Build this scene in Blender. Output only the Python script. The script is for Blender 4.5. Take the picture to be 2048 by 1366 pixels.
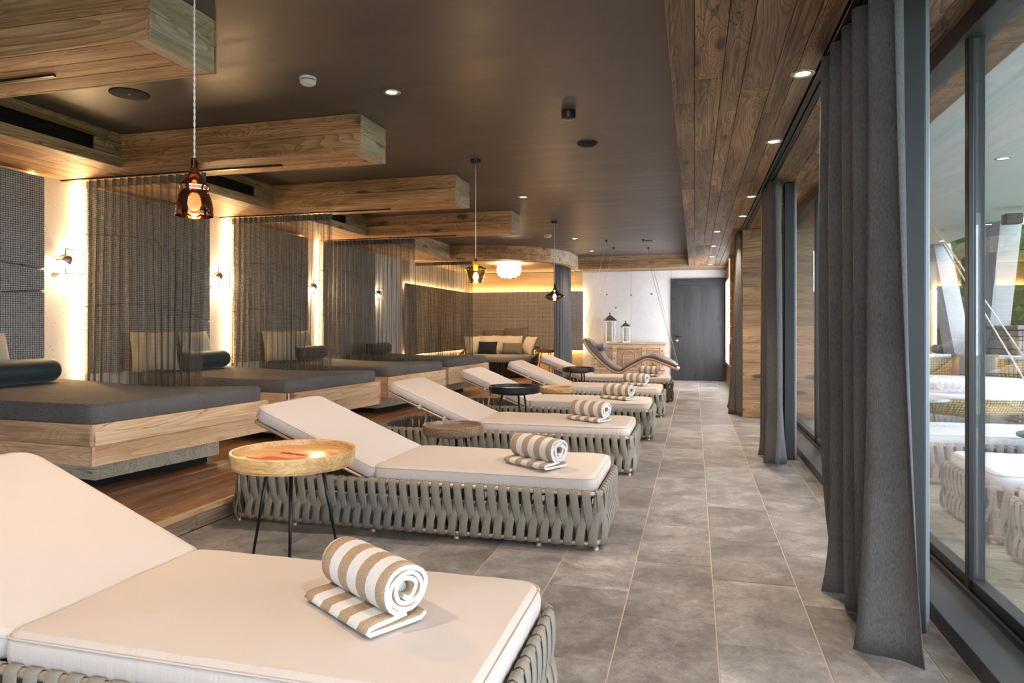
import bpy, math, random
from mathutils import Vector, Matrix
random.seed(7)
R=math.radians; PI=math.pi; sin=math.sin; cos=math.cos
for o in list(bpy.data.objects): bpy.data.objects.remove(o)
S=bpy.context.scene; COL=S.collection
# ---------------------------------------------------------------- camera, sky, exposure
H=1.2
YAW=math.atan(365/1365.)
cam=bpy.data.cameras.new('camera'); cam.sensor_width=36; cam.lens=1365/2048*36
cam.shift_y=-28/2048; cam.clip_start=.05; cam.clip_end=200
co=bpy.data.objects.new('camera',cam); COL.objects.link(co)
co.location=(0,0,H); co.rotation_euler=(PI/2,0,YAW); S.camera=co
W=bpy.data.worlds.new('overcast_sky'); S.world=W; W.use_nodes=True
wn=W.node_tree.nodes; bg=wn['Background']
bg.inputs[0].default_value=(.80,.89,1.0,1); bg.inputs[1].default_value=5.5
S.view_settings.view_transform='Standard'; S.view_settings.look='None'
S.view_settings.exposure=1.0; S.view_settings.gamma=1; S.view_settings.use_curve_mapping=False
WARM=(1,.66,.36); WARM2=(1,.73,.47); SPOTC=(1,.80,.61)
# ---------------------------------------------------------------- materials
def newmat(n):
    m=bpy.data.materials.new(n); m.use_nodes=True
    nt=m.node_tree; return m,nt,nt.nodes['Principled BSDF']
def N(nt,t,**k):
    n=nt.nodes.new(t)
    for a,b in k.items(): setattr(n,a,b)
    return n
def L(nt,a,b): nt.links.new(a,b)
def mth(nt,op,a,b=None,c=None,clamp=False):
    n=N(nt,'ShaderNodeMath',operation=op); n.use_clamp=clamp
    for i,v in enumerate((a,b,c)):
        if v is None: continue
        if isinstance(v,(int,float)): n.inputs[i].default_value=v
        else: L(nt,v,n.inputs[i])
    return n.outputs[0]
def ramp(nt,fac,stops,interp='LINEAR'):
    n=N(nt,'ShaderNodeValToRGB'); cr=n.color_ramp; cr.interpolation=interp
    while len(cr.elements)<len(stops): cr.elements.new(.5)
    for e,(p,c) in zip(cr.elements,stops): e.position=p; e.color=(*c,1)
    L(nt,fac,n.inputs[0]); return n.outputs[0]
def mixc(nt,fac,a,b,blend='MIX'):
    n=N(nt,'ShaderNodeMix',data_type='RGBA',blend_type=blend)
    for i,v in ((0,fac),(6,a),(7,b)):
        if isinstance(v,(int,float)): n.inputs[i].default_value=v
        elif isinstance(v,tuple): n.inputs[i].default_value=(*v,1)
        else: L(nt,v,n.inputs[i])
    return n.outputs[2]
def coords(nt,scale=(1,1,1),rand=False):
    tc=N(nt,'ShaderNodeTexCoord'); mp=N(nt,'ShaderNodeMapping'); mp.inputs[3].default_value=scale
    src=tc.outputs['Object']
    if rand:
        oi=N(nt,'ShaderNodeObjectInfo'); va=N(nt,'ShaderNodeVectorMath',operation='ADD')
        r=mth(nt,'MULTIPLY',oi.outputs['Random'],37.0)
        L(nt,src,va.inputs[0]); L(nt,r,va.inputs[1]); src=va.outputs[0]
        L(nt,src,mp.inputs[0]); return mp.outputs[0],oi.outputs['Random']
    L(nt,src,mp.inputs[0]); return mp.outputs[0],None
def noise(nt,v,scale,detail=3,rough=.55,dist=0):
    n=N(nt,'ShaderNodeTexNoise'); L(nt,v,n.inputs['Vector']); n.inputs['Scale'].default_value=scale
    n.inputs['Detail'].default_value=detail; n.inputs['Roughness'].default_value=rough
    n.inputs['Distortion'].default_value=dist; return n.outputs['Fac']
def bump(nt,b,h,strength,dist=.01):
    n=N(nt,'ShaderNodeBump'); n.inputs['Strength'].default_value=strength; n.inputs['Distance'].default_value=dist
    L(nt,h,n.inputs['Height']); L(nt,n.outputs[0],b.inputs['Normal'])
def plain(name,c,rough=.5,metal=0,var=0,scale=20,bmp=0,rand=0,emit=0,ecol=None):
    m,nt,b=newmat(name)
    b.inputs['Roughness'].default_value=rough; b.inputs['Metallic'].default_value=metal
    v,r=coords(nt,(1,1,1),True); n=noise(nt,v,scale,4)
    k=max(var,.02)
    col=ramp(nt,n,[(.25,tuple(x*(1-k) for x in c)),(.75,tuple(min(1,x*(1+k)) for x in c))])
    if rand: col=mixc(nt,1.0,col,ramp(nt,r,[(0,(1-rand,)*3),(1,(1,1,1))]),'MULTIPLY')
    L(nt,col,b.inputs['Base Color'])
    if bmp: bump(nt,b,n,bmp)
    if emit:
        b.inputs['Emission Color'].default_value=(*(ecol or c),1); b.inputs['Emission Strength'].default_value=emit
    return m
def wood(name,dark,mid,light,rough=.6,grain=1.0,knots=1.0,cracks=1.0,var=.35,ring=1.0,grey=0.0,bm=.35):
    m,nt,b=newmat(name)
    v,r=coords(nt,(1,1,1),True)
    def sc(s):
        mp=N(nt,'ShaderNodeMapping'); mp.inputs[3].default_value=s; L(nt,v,mp.inputs[0]); return mp.outputs[0]
    big=noise(nt,sc((.55,5,5)),1.6,2,.5)
    # growth rings: contour lines of a stretched noise
    fld=noise(nt,sc((.22,2.8,2.8)),1.0,2,.5,.18)
    fine=noise(nt,sc((1.6,60,60)),1.6,5,.68)
    # knots
    vo=N(nt,'ShaderNodeTexVoronoi'); L(nt,sc((1.5,4.2,4.2)),vo.inputs['Vector']); vo.inputs['Scale'].default_value=1.0
    kd=mth(nt,'ADD',vo.outputs['Distance'],mth(nt,'MULTIPLY',fine,.05))
    kn=ramp(nt,kd,[(.12,(1,1,1)),(.20,(0,0,0))])
    fld=mth(nt,'ADD',fld,mth(nt,'MULTIPLY',mth(nt,'POWER',mth(nt,'SUBTRACT',1.0,vo.outputs['Distance'],None,True),5.0),.30))
    rg=mth(nt,'POWER',mth(nt,'FRACT',mth(nt,'MULTIPLY',fld,48)),2.2)
    cr=mth(nt,'ABSOLUTE',mth(nt,'SUBTRACT',noise(nt,sc((.45,5.5,5.5)),1.3,3,.55,.25),.40))
    crk=ramp(nt,cr,[(.0,(1,1,1)),(.007,(0,0,0))])
    f=mth(nt,'ADD',mth(nt,'MULTIPLY',big,.45),mth(nt,'MULTIPLY',fine,.55*grain))
    col=ramp(nt,f,[(.36,dark),(.5,mid),(.63,light)])
    col=mixc(nt,mth(nt,'MULTIPLY',rg,.7*ring,None,True),col,dark)
    col=mixc(nt,mth(nt,'MULTIPLY',kn,.85*knots),col,tuple(x*.22 for x in dark))
    col=mixc(nt,mth(nt,'MULTIPLY',crk,.8*cracks),col,tuple(x*.15 for x in dark))
    if var: col=mixc(nt,1.0,col,ramp(nt,r,[(0,(1-var,1-var*.95,1-var*.85)),(.5,(1-var*.4,)*3),(1,(1,1,1))]),'MULTIPLY')
    if grey: 
        g=noise(nt,sc((.8,2,2)),1.2,3); col=mixc(nt,mth(nt,'MULTIPLY',g,grey),col,(.34,.29,.235))
    L(nt,col,b.inputs['Base Color']); b.inputs['Roughness'].default_value=rough
    hh=mth(nt,'ADD',mth(nt,'MULTIPLY',fine,.6),mth(nt,'MULTIPLY',mth(nt,'ADD',crk,mth(nt,'MULTIPLY',rg,.25)),-1))
    bump(nt,b,hh,bm,.006)
    return m
M={}
M['old_wood']=wood('weathered_spruce',(.12,.07,.035),(.38,.235,.12),(.60,.41,.24),.62,var=.4)
M['soffit']=wood('dark_reclaimed_wood',(.055,.027,.012),(.34,.175,.075),(.58,.35,.18),.5,var=.5,cracks=1,ring=1.2,bm=.6)
M['beam']=wood('honey_spruce',(.18,.082,.030),(.52,.27,.12),(.72,.44,.225),.58,var=.28,knots=1,cracks=.7)
M['beam_end']=wood('daylit_grey_spruce',(.26,.18,.115),(.50,.385,.275),(.68,.55,.42),.65,var=.15,grey=.35)  # beam wood made paler and greyer: daylight on the ends put into colour
M['bed_wood']=wood('pale_spruce',(.36,.20,.10),(.66,.44,.255),(.80,.60,.40),.5,var=.16,knots=1,cracks=.9,ring=.7)
M['base_wood']=wood('grey_green_spruce',(.40,.33,.22),(.66,.57,.41),(.78,.70,.54),.6,var=.1,grey=.3)
M['platform']=wood('red_brown_floorboard',(.11,.048,.022),(.42,.195,.09),(.66,.36,.19),.32,var=.45,knots=.5,cracks=.5)
M['riser']=wood('rough_step_wood',(.12,.07,.04),(.30,.20,.12),(.50,.37,.25),.7,var=.3,grey=.3,bm=.8)
M['wallwood']=wood('orange_wall_wood',(.16,.08,.035),(.36,.2,.095),(.5,.3,.15),.5,var=.3)
M['cove_wood']=wood('plain_larch',(.42,.29,.15),(.55,.41,.23),(.62,.48,.29),.55,var=.08,knots=0,cracks=0,ring=.3)
M['door']=wood('charcoal_door_wood',(.015,.016,.018),(.027,.028,.032),(.040,.041,.047),.5,var=.1,knots=.6,cracks=0,ring=.4)
M['sideboard']=wood('bleached_pine',(.40,.26,.16),(.60,.42,.28),(.74,.56,.40),.6,var=.12,knots=.8,cracks=.2)
M['sideboard_dark']=wood('shaded_pine_panel',(.26,.16,.09),(.44,.29,.18),(.56,.40,.27),.6,var=.1,knots=.6,cracks=.1)  # shade of the carved recesses put into a darker pine
M['mango']=wood('mango_wood',(.40,.20,.07),(.66,.38,.14),(.80,.55,.26),.22,var=.0,knots=.2,cracks=0,ring=.6,grey=.15)
M['walnut']=wood('brown_tray_wood',(.07,.035,.02),(.20,.11,.06),(.36,.24,.15),.3,var=.0,knots=.2,cracks=0,grey=.25)
M['espresso']=wood('espresso_tray_wood',(.02,.012,.01),(.05,.03,.022),(.09,.06,.045),.3,var=.0,knots=0,cracks=0)
M['deck']=wood('silvered_decking',(.26,.27,.22),(.44,.46,.39),(.58,.60,.52),.55,var=.2,grey=.4)
M['swing_wood']=wood('ash_frame_wood',(.42,.27,.17),(.60,.42,.28),(.70,.52,.38),.5,var=0,knots=0,cracks=0)
def m_ceiling():
    m,nt,b=newmat('brown_lime_plaster'); v,_=coords(nt,(.35,2.2,1)); n=noise(nt,v,2.2,7,.62,.4)
    v2,_=coords(nt,(1,1,1)); n2=noise(nt,v2,14,4)
    f=mth(nt,'ADD',mth(nt,'MULTIPLY',n,.7),mth(nt,'MULTIPLY',n2,.3))
    L(nt,ramp(nt,f,[(.3,(.062,.048,.045)),(.7,(.112,.090,.084))]),b.inputs['Base Color'])
    L(nt,ramp(nt,n,[(.3,(.36,)*3),(.7,(.52,)*3)]),b.inputs['Roughness']); b.inputs['Specular IOR Level'].default_value=.5
    bump(nt,b,f,.12); return m
M['ceiling']=m_ceiling()
def m_tile():
    m,nt,b=newmat('grey_slate_tile'); v,r=coords(nt,(1,1,1),True)
    n=noise(nt,v,3.2,8,.68,.6); n2=noise(nt,v,38,5,.7,1.5); n3=noise(nt,v,9,6,.7,1.2)
    f=mth(nt,'ADD',mth(nt,'MULTIPLY',n,.5),mth(nt,'ADD',mth(nt,'MULTIPLY',n2,.25),mth(nt,'MULTIPLY',n3,.25)))
    col=ramp(nt,f,[(.36,(.105,.100,.101)),(.47,(.20,.19,.19)),(.56,(.31,.297,.297)),(.66,(.48,.467,.47))])
    col=mixc(nt,1.0,col,ramp(nt,r,[(0,(.72,.70,.69)),(.5,(.9,.88,.86)),(1,(1.0,1.0,1.0))]),'MULTIPLY')
    L(nt,col,b.inputs['Base Color']); L(nt,ramp(nt,f,[(.3,(.34,)*3),(.7,(.56,)*3)]),b.inputs['Roughness'])
    bump(nt,b,f,.5,.006); return m
M['tile']=m_tile()
M['grout']=plain('sand_grout',(.50,.43,.36),.85,0,.06)
def m_concrete(name,c,pores=True):
    m,nt,b=newmat(name); v,_=coords(nt,(1,1,1),True); n=noise(nt,v,1.6,6,.6); n2=noise(nt,v,60,3)
    col=ramp(nt,n,[(.3,tuple(x*.86 for x in c)),(.7,c)])
    h=n2
    if pores:
        vo=N(nt,'ShaderNodeTexVoronoi'); L(nt,v,vo.inputs['Vector']); vo.inputs['Scale'].default_value=26
        sz=noise(nt,v,9,2); d=mth(nt,'SUBTRACT',vo.outputs['Distance'],mth(nt,'MULTIPLY',sz,.22))
        pr=ramp(nt,d,[(.0,(1,1,1)),(.03,(0,0,0))]); col=mixc(nt,mth(nt,'MULTIPLY',pr,.65),col,(.12,.11,.10))
        h=mth(nt,'SUBTRACT',mth(nt,'MULTIPLY',n2,.3),pr)
    L(nt,col,b.inputs['Base Color']); b.inputs['Roughness'].default_value=.8
    bump(nt,b,h,.3,.004); return m
M['concrete']=m_concrete('pale_concrete',(.62,.60,.57)); M['concrete_end']=m_concrete('white_concrete',(.70,.71,.73))
M['concrete_out']=m_concrete('outdoor_concrete',(.40,.41,.42))
M['plaster_out']=plain('outdoor_plaster',(.56,.57,.62),.7,0,.04,3)
def m_weave(name,lo,mi,hi,cu=.021,cv=.018):
    m,nt,b=newmat(name); tc=N(nt,'ShaderNodeTexCoord'); sp=N(nt,'ShaderNodeSeparateXYZ'); L(nt,tc.outputs['Object'],sp.inputs[0])
    nn=noise(nt,tc.outputs['Object'],30,3)
    u=mth(nt,'ADD',mth(nt,'DIVIDE',sp.outputs[0],cu),mth(nt,'MULTIPLY',nn,.35)); w=mth(nt,'ADD',mth(nt,'DIVIDE',sp.outputs[2],cv),mth(nt,'MULTIPLY',nn,.35))
    par=mth(nt,'MODULO',mth(nt,'ADD',mth(nt,'FLOOR',u),mth(nt,'FLOOR',w)),2.0); par=mth(nt,'ABSOLUTE',par)
    fu=mth(nt,'SINE',mth(nt,'MULTIPLY',mth(nt,'FRACT',u),PI)); fv=mth(nt,'SINE',mth(nt,'MULTIPLY',mth(nt,'FRACT',w),PI))
    h1=mth(nt,'MULTIPLY',mth(nt,'POWER',fu,.35),fv); h2=mth(nt,'MULTIPLY',mth(nt,'POWER',fv,.35),fu)
    h=mth(nt,'ADD',mth(nt,'MULTIPLY',h1,par),mth(nt,'MULTIPLY',h2,mth(nt,'SUBTRACT',1,par)))
    L(nt,ramp(nt,mth(nt,'MULTIPLY',h,mth(nt,'ADD',nn,.55)),[(.10,lo),(.32,mi),(.7,hi)]),b.inputs['Base Color'])
    b.inputs['Roughness'].default_value=.9; bump(nt,b,h,.9,.012); return m
M['weave']=m_weave('grey_basket_weave',(.02,.02,.024),(.17,.165,.17),(.50,.48,.46))
M['weave_tan']=m_weave('tan_basket_weave',(.05,.035,.025),(.26,.20,.14),(.50,.42,.32),.03,.03)
def m_fabric(name,c,dk=.8,s=(300,300,300),rough=.9,bm=.25,wr=0,rand=False,sheen=0):
    m,nt,b=newmat(name); v,r=coords(nt,(1,1,1),True)
    def sc(k):
        mp=N(nt,'ShaderNodeMapping'); mp.inputs[3].default_value=k; L(nt,v,mp.inputs[0]); return mp.outputs[0]
    n=noise(nt,sc(s),1,3); n2=noise(nt,v,3,3)
    f=mth(nt,'ADD',mth(nt,'MULTIPLY',n,.75),mth(nt,'MULTIPLY',n2,.25))
    L(nt,ramp(nt,f,[(.3,tuple(x*dk for x in c)),(.7,c)]),b.inputs['Base Color'])
    b.inputs['Roughness'].default_value=rough
    if sheen: b.inputs['Sheen Weight'].default_value=sheen
    h=n
    if wr: h=mth(nt,'ADD',mth(nt,'MULTIPLY',n,.12),mth(nt,'MULTIPLY',noise(nt,sc(wr),1,3,.5,.6),1.0))
    bump(nt,b,h,bm,.008); return m
M['cream']=m_fabric('cream_upholstery',(.56,.500,.462),.97,(250,250,250),.75,.35,(7,2.2,4))
M['cream_side']=m_fabric('cream_upholstery_gathered',(.56,.500,.462),.97,(250,250,250),.75,.5,(30,30,3))
M['bed_fabric']=m_fabric('grey_melange_fabric',(.145,.137,.136),.26,(26,260,420),.9,.25)
M['strap']=m_fabric('taupe_grey_strap',(.26,.235,.195),.86,(60,420,420),.7,.2)
M['strap_dark']=m_fabric('brown_strap',(.11,.08,.055),.8,(60,420,420),.7,.2)
M['strap_out']=m_fabric('outdoor_grey_strap',(.32,.32,.33),.86,(60,420,420),.7,.2)
M['white_fabric']=m_fabric('white_outdoor_fabric',(.70,.71,.74),.97,(200,200,200),.8,.1)
M['teal']=m_fabric('deep_teal_velvet',(.004,.020,.022),.7,(200,200,200),.6,.1,sheen=.12)
M['beige_p']=m_fabric('beige_ribbed_fabric',(.50,.43,.31),.75,(20,20,160),.9,.5)
M['brown_p']=m_fabric('brown_grey_fabric',(.17,.125,.09),.8)
M['ivory_p']=m_fabric('ivory_fabric',(.74,.66,.54),.95)
M['navy_p']=m_fabric('navy_fabric',(.018,.022,.032),.7)
M['grey_p']=m_fabric('stone_grey_fabric',(.22,.20,.16),.65,(200,30,30))
M['sofa_seat']=m_fabric('greige_seat_fabric',(.36,.31,.26),.9)
M['drape']=m_fabric('grey_linen_drape',(.15,.148,.15),.35,(420,420,60),.9,.5)
M['swing_pad']=m_fabric('grey_leather_pad',(.165,.155,.155),.92,(40,40,40),.42,.06)
M['towel_w']=m_fabric('white_terry',(.72,.715,.72),.93,(160,160,160),.95,.8)
def m_towel():
    m,nt,b=newmat('striped_terry'); tc=N(nt,'ShaderNodeTexCoord'); sp=N(nt,'ShaderNodeSeparateXYZ'); L(nt,tc.outputs['Object'],sp.inputs[0])
    v=tc.outputs['Object']; n=noise(nt,v,220,3)
    x=mth(nt,'ADD',mth(nt,'MULTIPLY',sp.outputs[0],1/.098),10.18); st=ramp(nt,mth(nt,'FRACT',x),[(.0,(0,0,0)),(.50,(1,1,1))],'CONSTANT')
    tan=ramp(nt,n,[(.3,(.33,.23,.145)),(.7,(.46,.34,.235))]); wh=ramp(nt,n,[(.3,(.66,.65,.64)),(.7,(.74,.73,.73))])
    L(nt,mixc(nt,st,wh,tan),b.inputs['Base Color']); b.inputs['Roughness'].default_value=.95; bump(nt,b,n,.8,.004); return m
M['towel']=m_towel()
def m_sheer(name,c,op):
    m,nt,b=newmat(name); v,_=coords(nt,(1,1,1)); mp=N(nt,'ShaderNodeMapping'); mp.inputs[3].default_value=(42,42,1.2); L(nt,v,mp.inputs[0])
    n=noise(nt,mp.outputs[0],1,4,.6)
    mp2=N(nt,'ShaderNodeMapping'); mp2.inputs[3].default_value=(1,1,110); L(nt,v,mp2.inputs[0]); n2=noise(nt,mp2.outputs[0],3,2)
    L(nt,ramp(nt,n,[(.3,tuple(x*.55 for x in c)),(.7,tuple(x*1.25 for x in c))]),b.inputs['Base Color']); b.inputs['Roughness'].default_value=.9
    lw=N(nt,'ShaderNodeLayerWeight'); lw.inputs[0].default_value=.35
    a=mth(nt,'ADD',mth(nt,'MULTIPLY',lw.outputs['Facing'],.55),mth(nt,'ADD',mth(nt,'MULTIPLY',n,1.1),mth(nt,'ADD',mth(nt,'MULTIPLY',n2,.2),op-.65)),None,True)
    tr=N(nt,'ShaderNodeBsdfTransparent'); mx=N(nt,'ShaderNodeMixShader'); out=nt.nodes['Material Output']
    tl=N(nt,'ShaderNodeBsdfTranslucent'); tl.inputs[0].default_value=(*[min(1,x*2.2) for x in c],1)
    m2=N(nt,'ShaderNodeMixShader'); m2.inputs[0].default_value=.35; L(nt,b.outputs[0],m2.inputs[1]); L(nt,tl.outputs[0],m2.inputs[2])
    L(nt,a,mx.inputs[0]); L(nt,tr.outputs[0],mx.inputs[1]); L(nt,m2.outputs[0],mx.inputs[2]); L(nt,mx.outputs[0],out.inputs[0]); return m
M['sheer']=m_sheer('charcoal_sheer',(.085,.078,.064),.52)
M['sheer_top']=m_sheer('charcoal_sheer_heading',(.06,.06,.06),.95)
M['drape2']=m_fabric('blue_grey_voile',(.115,.12,.132),.6,(260,260,22),.9,.3)
def m_glass(name,tint=(1,1,1),ior=1.5,extra=0.0,gcol=(1,1,1)):
    m,nt,b=newmat(name); nt.nodes.remove(b); out=nt.nodes['Material Output']
    tr=N(nt,'ShaderNodeBsdfTransparent'); tr.inputs[0].default_value=(*tint,1)
    gl=N(nt,'ShaderNodeBsdfGlossy'); gl.inputs['Roughness'].default_value=.0; gl.inputs['Color'].default_value=(*gcol,1)
    ge=N(nt,'ShaderNodeNewGeometry'); dt=N(nt,'ShaderNodeVectorMath',operation='DOT_PRODUCT'); L(nt,ge.outputs['Normal'],dt.inputs[0]); L(nt,ge.outputs['Incoming'],dt.inputs[1])
    k=mth(nt,'POWER',mth(nt,'SUBTRACT',1.0,mth(nt,'ABSOLUTE',dt.outputs['Value'])),5.0); f0=((ior-1)/(ior+1))**2
    f=mth(nt,'ADD',mth(nt,'MULTIPLY',k,1-f0),f0+extra,None,True)
    mx=N(nt,'ShaderNodeMixShader'); L(nt,f,mx.inputs[0]); L(nt,tr.outputs[0],mx.inputs[1]); L(nt,gl.outputs[0],mx.inputs[2]); L(nt,mx.outputs[0],out.inputs[0])
    return m
M['glass']=m_glass('window_glass',(.965,.975,.985),1.55,.07)
M['lantern_glass']=m_glass('lantern_glass',(.95,.97,.97),1.5,.12)
M['copper_glass']=m_glass('copper_mirror_glass',(.10,.04,.02),1.5,.80,(.66,.36,.24))
M['gold_glass']=m_glass('gold_mirror_glass',(.50,.36,.10),1.5,.5,(.85,.64,.25))
M['smoke_glass']=m_glass('smoky_glass',(.42,.28,.22),1.5,.3,(.6,.48,.42))
M['black']=plain('black_metal',(.012,.012,.013),.35,.3)
M['matt_black']=plain('matt_black',(.012,.012,.012),.85)
M['frame']=plain('anthracite_aluminium',(.022,.023,.026),.5,.1,.03,6)
M['frame_lt']=plain('pale_grey_aluminium',(.22,.24,.26),.4,.4)
M['sill']=plain('dark_grey_sill',(.045,.048,.054),.42,.1,.05,8)
M['void']=plain('black_duct',(.003,.003,.003),.8)
M['champagne']=plain('champagne_tube',(.50,.39,.29),.35,.5)
M['nickel']=plain('brushed_nickel',(.42,.38,.31),.35,.9)
M['bronze']=plain('dark_bronze',(.14,.11,.08),.45,.5)
M['white_plastic']=plain('white_plastic',(.60,.60,.60),.4)
M['zinc']=plain('zinc_roof',(.12,.12,.12),.4,.7,.1)
M['lantern_w']=plain('aged_white_metal',(.62,.62,.60),.55,.1,.08)
M['cord']=plain('white_cord',(.75,.72,.68),.7)
M['rope']=plain('cream_rope',(.62,.58,.50),.8)
M['orange']=plain('orange_cover',(.75,.16,.05),.18,0,.03)
M['orange_lt']=plain('orange_paper',(.85,.38,.16),.25,0,.03)
M['page']=plain('paper_page',(.8,.76,.7),.6)
M['ink']=plain('brown_ink',(.16,.05,.02),.5)
M['chrome']=plain('satin_chrome',(.7,.7,.7),.25,1)
M['capiz']=plain('capiz_shell',(.9,.8,.62),.4,0,.05,20,0,0,6.0,(1,.83,.58))
M['led']=plain('warm_led',(1,.8,.5),.5,0,0,20,0,0,62,(1,.62,.27))
M['led_soft']=plain('warm_led_soft',(1,.8,.5),.5,0,0,20,0,0,26,(1,.62,.26))
M['led_gold']=plain('golden_led',(1,.7,.3),.5,0,0,20,0,0,3.5,(1,.55,.18))
M['bulb']=plain('lamp_bulb',(1,.85,.6),.5,0,0,20,0,0,40,(1,.76,.48))
M['spot']=plain('downlight_bulb',(1,.85,.7),.5,0,0,20,0,0,30,(1,.78,.55))
M['window_lit']=plain('daylight_glow_pane',(.9,.93,1),.5,0,0,20,0,0,4.6,(.88,.94,1))  # daylight at this window put in as a glow of the pane
M['exit_green']=plain('green_sign',(.1,.6,.3),.5,0,0,20,0,0,1.2,(.15,.8,.4))
M['stone']=m_fabric('split_stone',(.46,.47,.48),.55,(9,9,9),.85,.9)
M['stone_cap']=plain('stone_cap',(.16,.165,.175),.6,0,.1,6)
M['wicker']=m_weave('honey_wicker',(.16,.10,.04),(.42,.30,.14),(.62,.48,.26),.03,.03)
M['roof_tile']=plain('red_grey_roof_tile',(.30,.22,.19),.7,0,.2,4)
M['house_wall']=plain('house_render',(.72,.73,.75),.8)
M['dark_wall']=plain('slate_dark_wall',(.055,.055,.06),.6,0,.15,5)
M['leaf']=plain('thuja_green',(.055,.15,.03),.7,0,.4,9,0,.4)
M['lawn']=plain('lawn_green',(.07,.16,.035),.9,0,.3,3)
M['bark']=plain('bark_brown',(.09,.055,.03),.9,0,.2)
M['wall_dark']=plain('taupe_plaster',(.30,.27,.24),.8)
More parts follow.
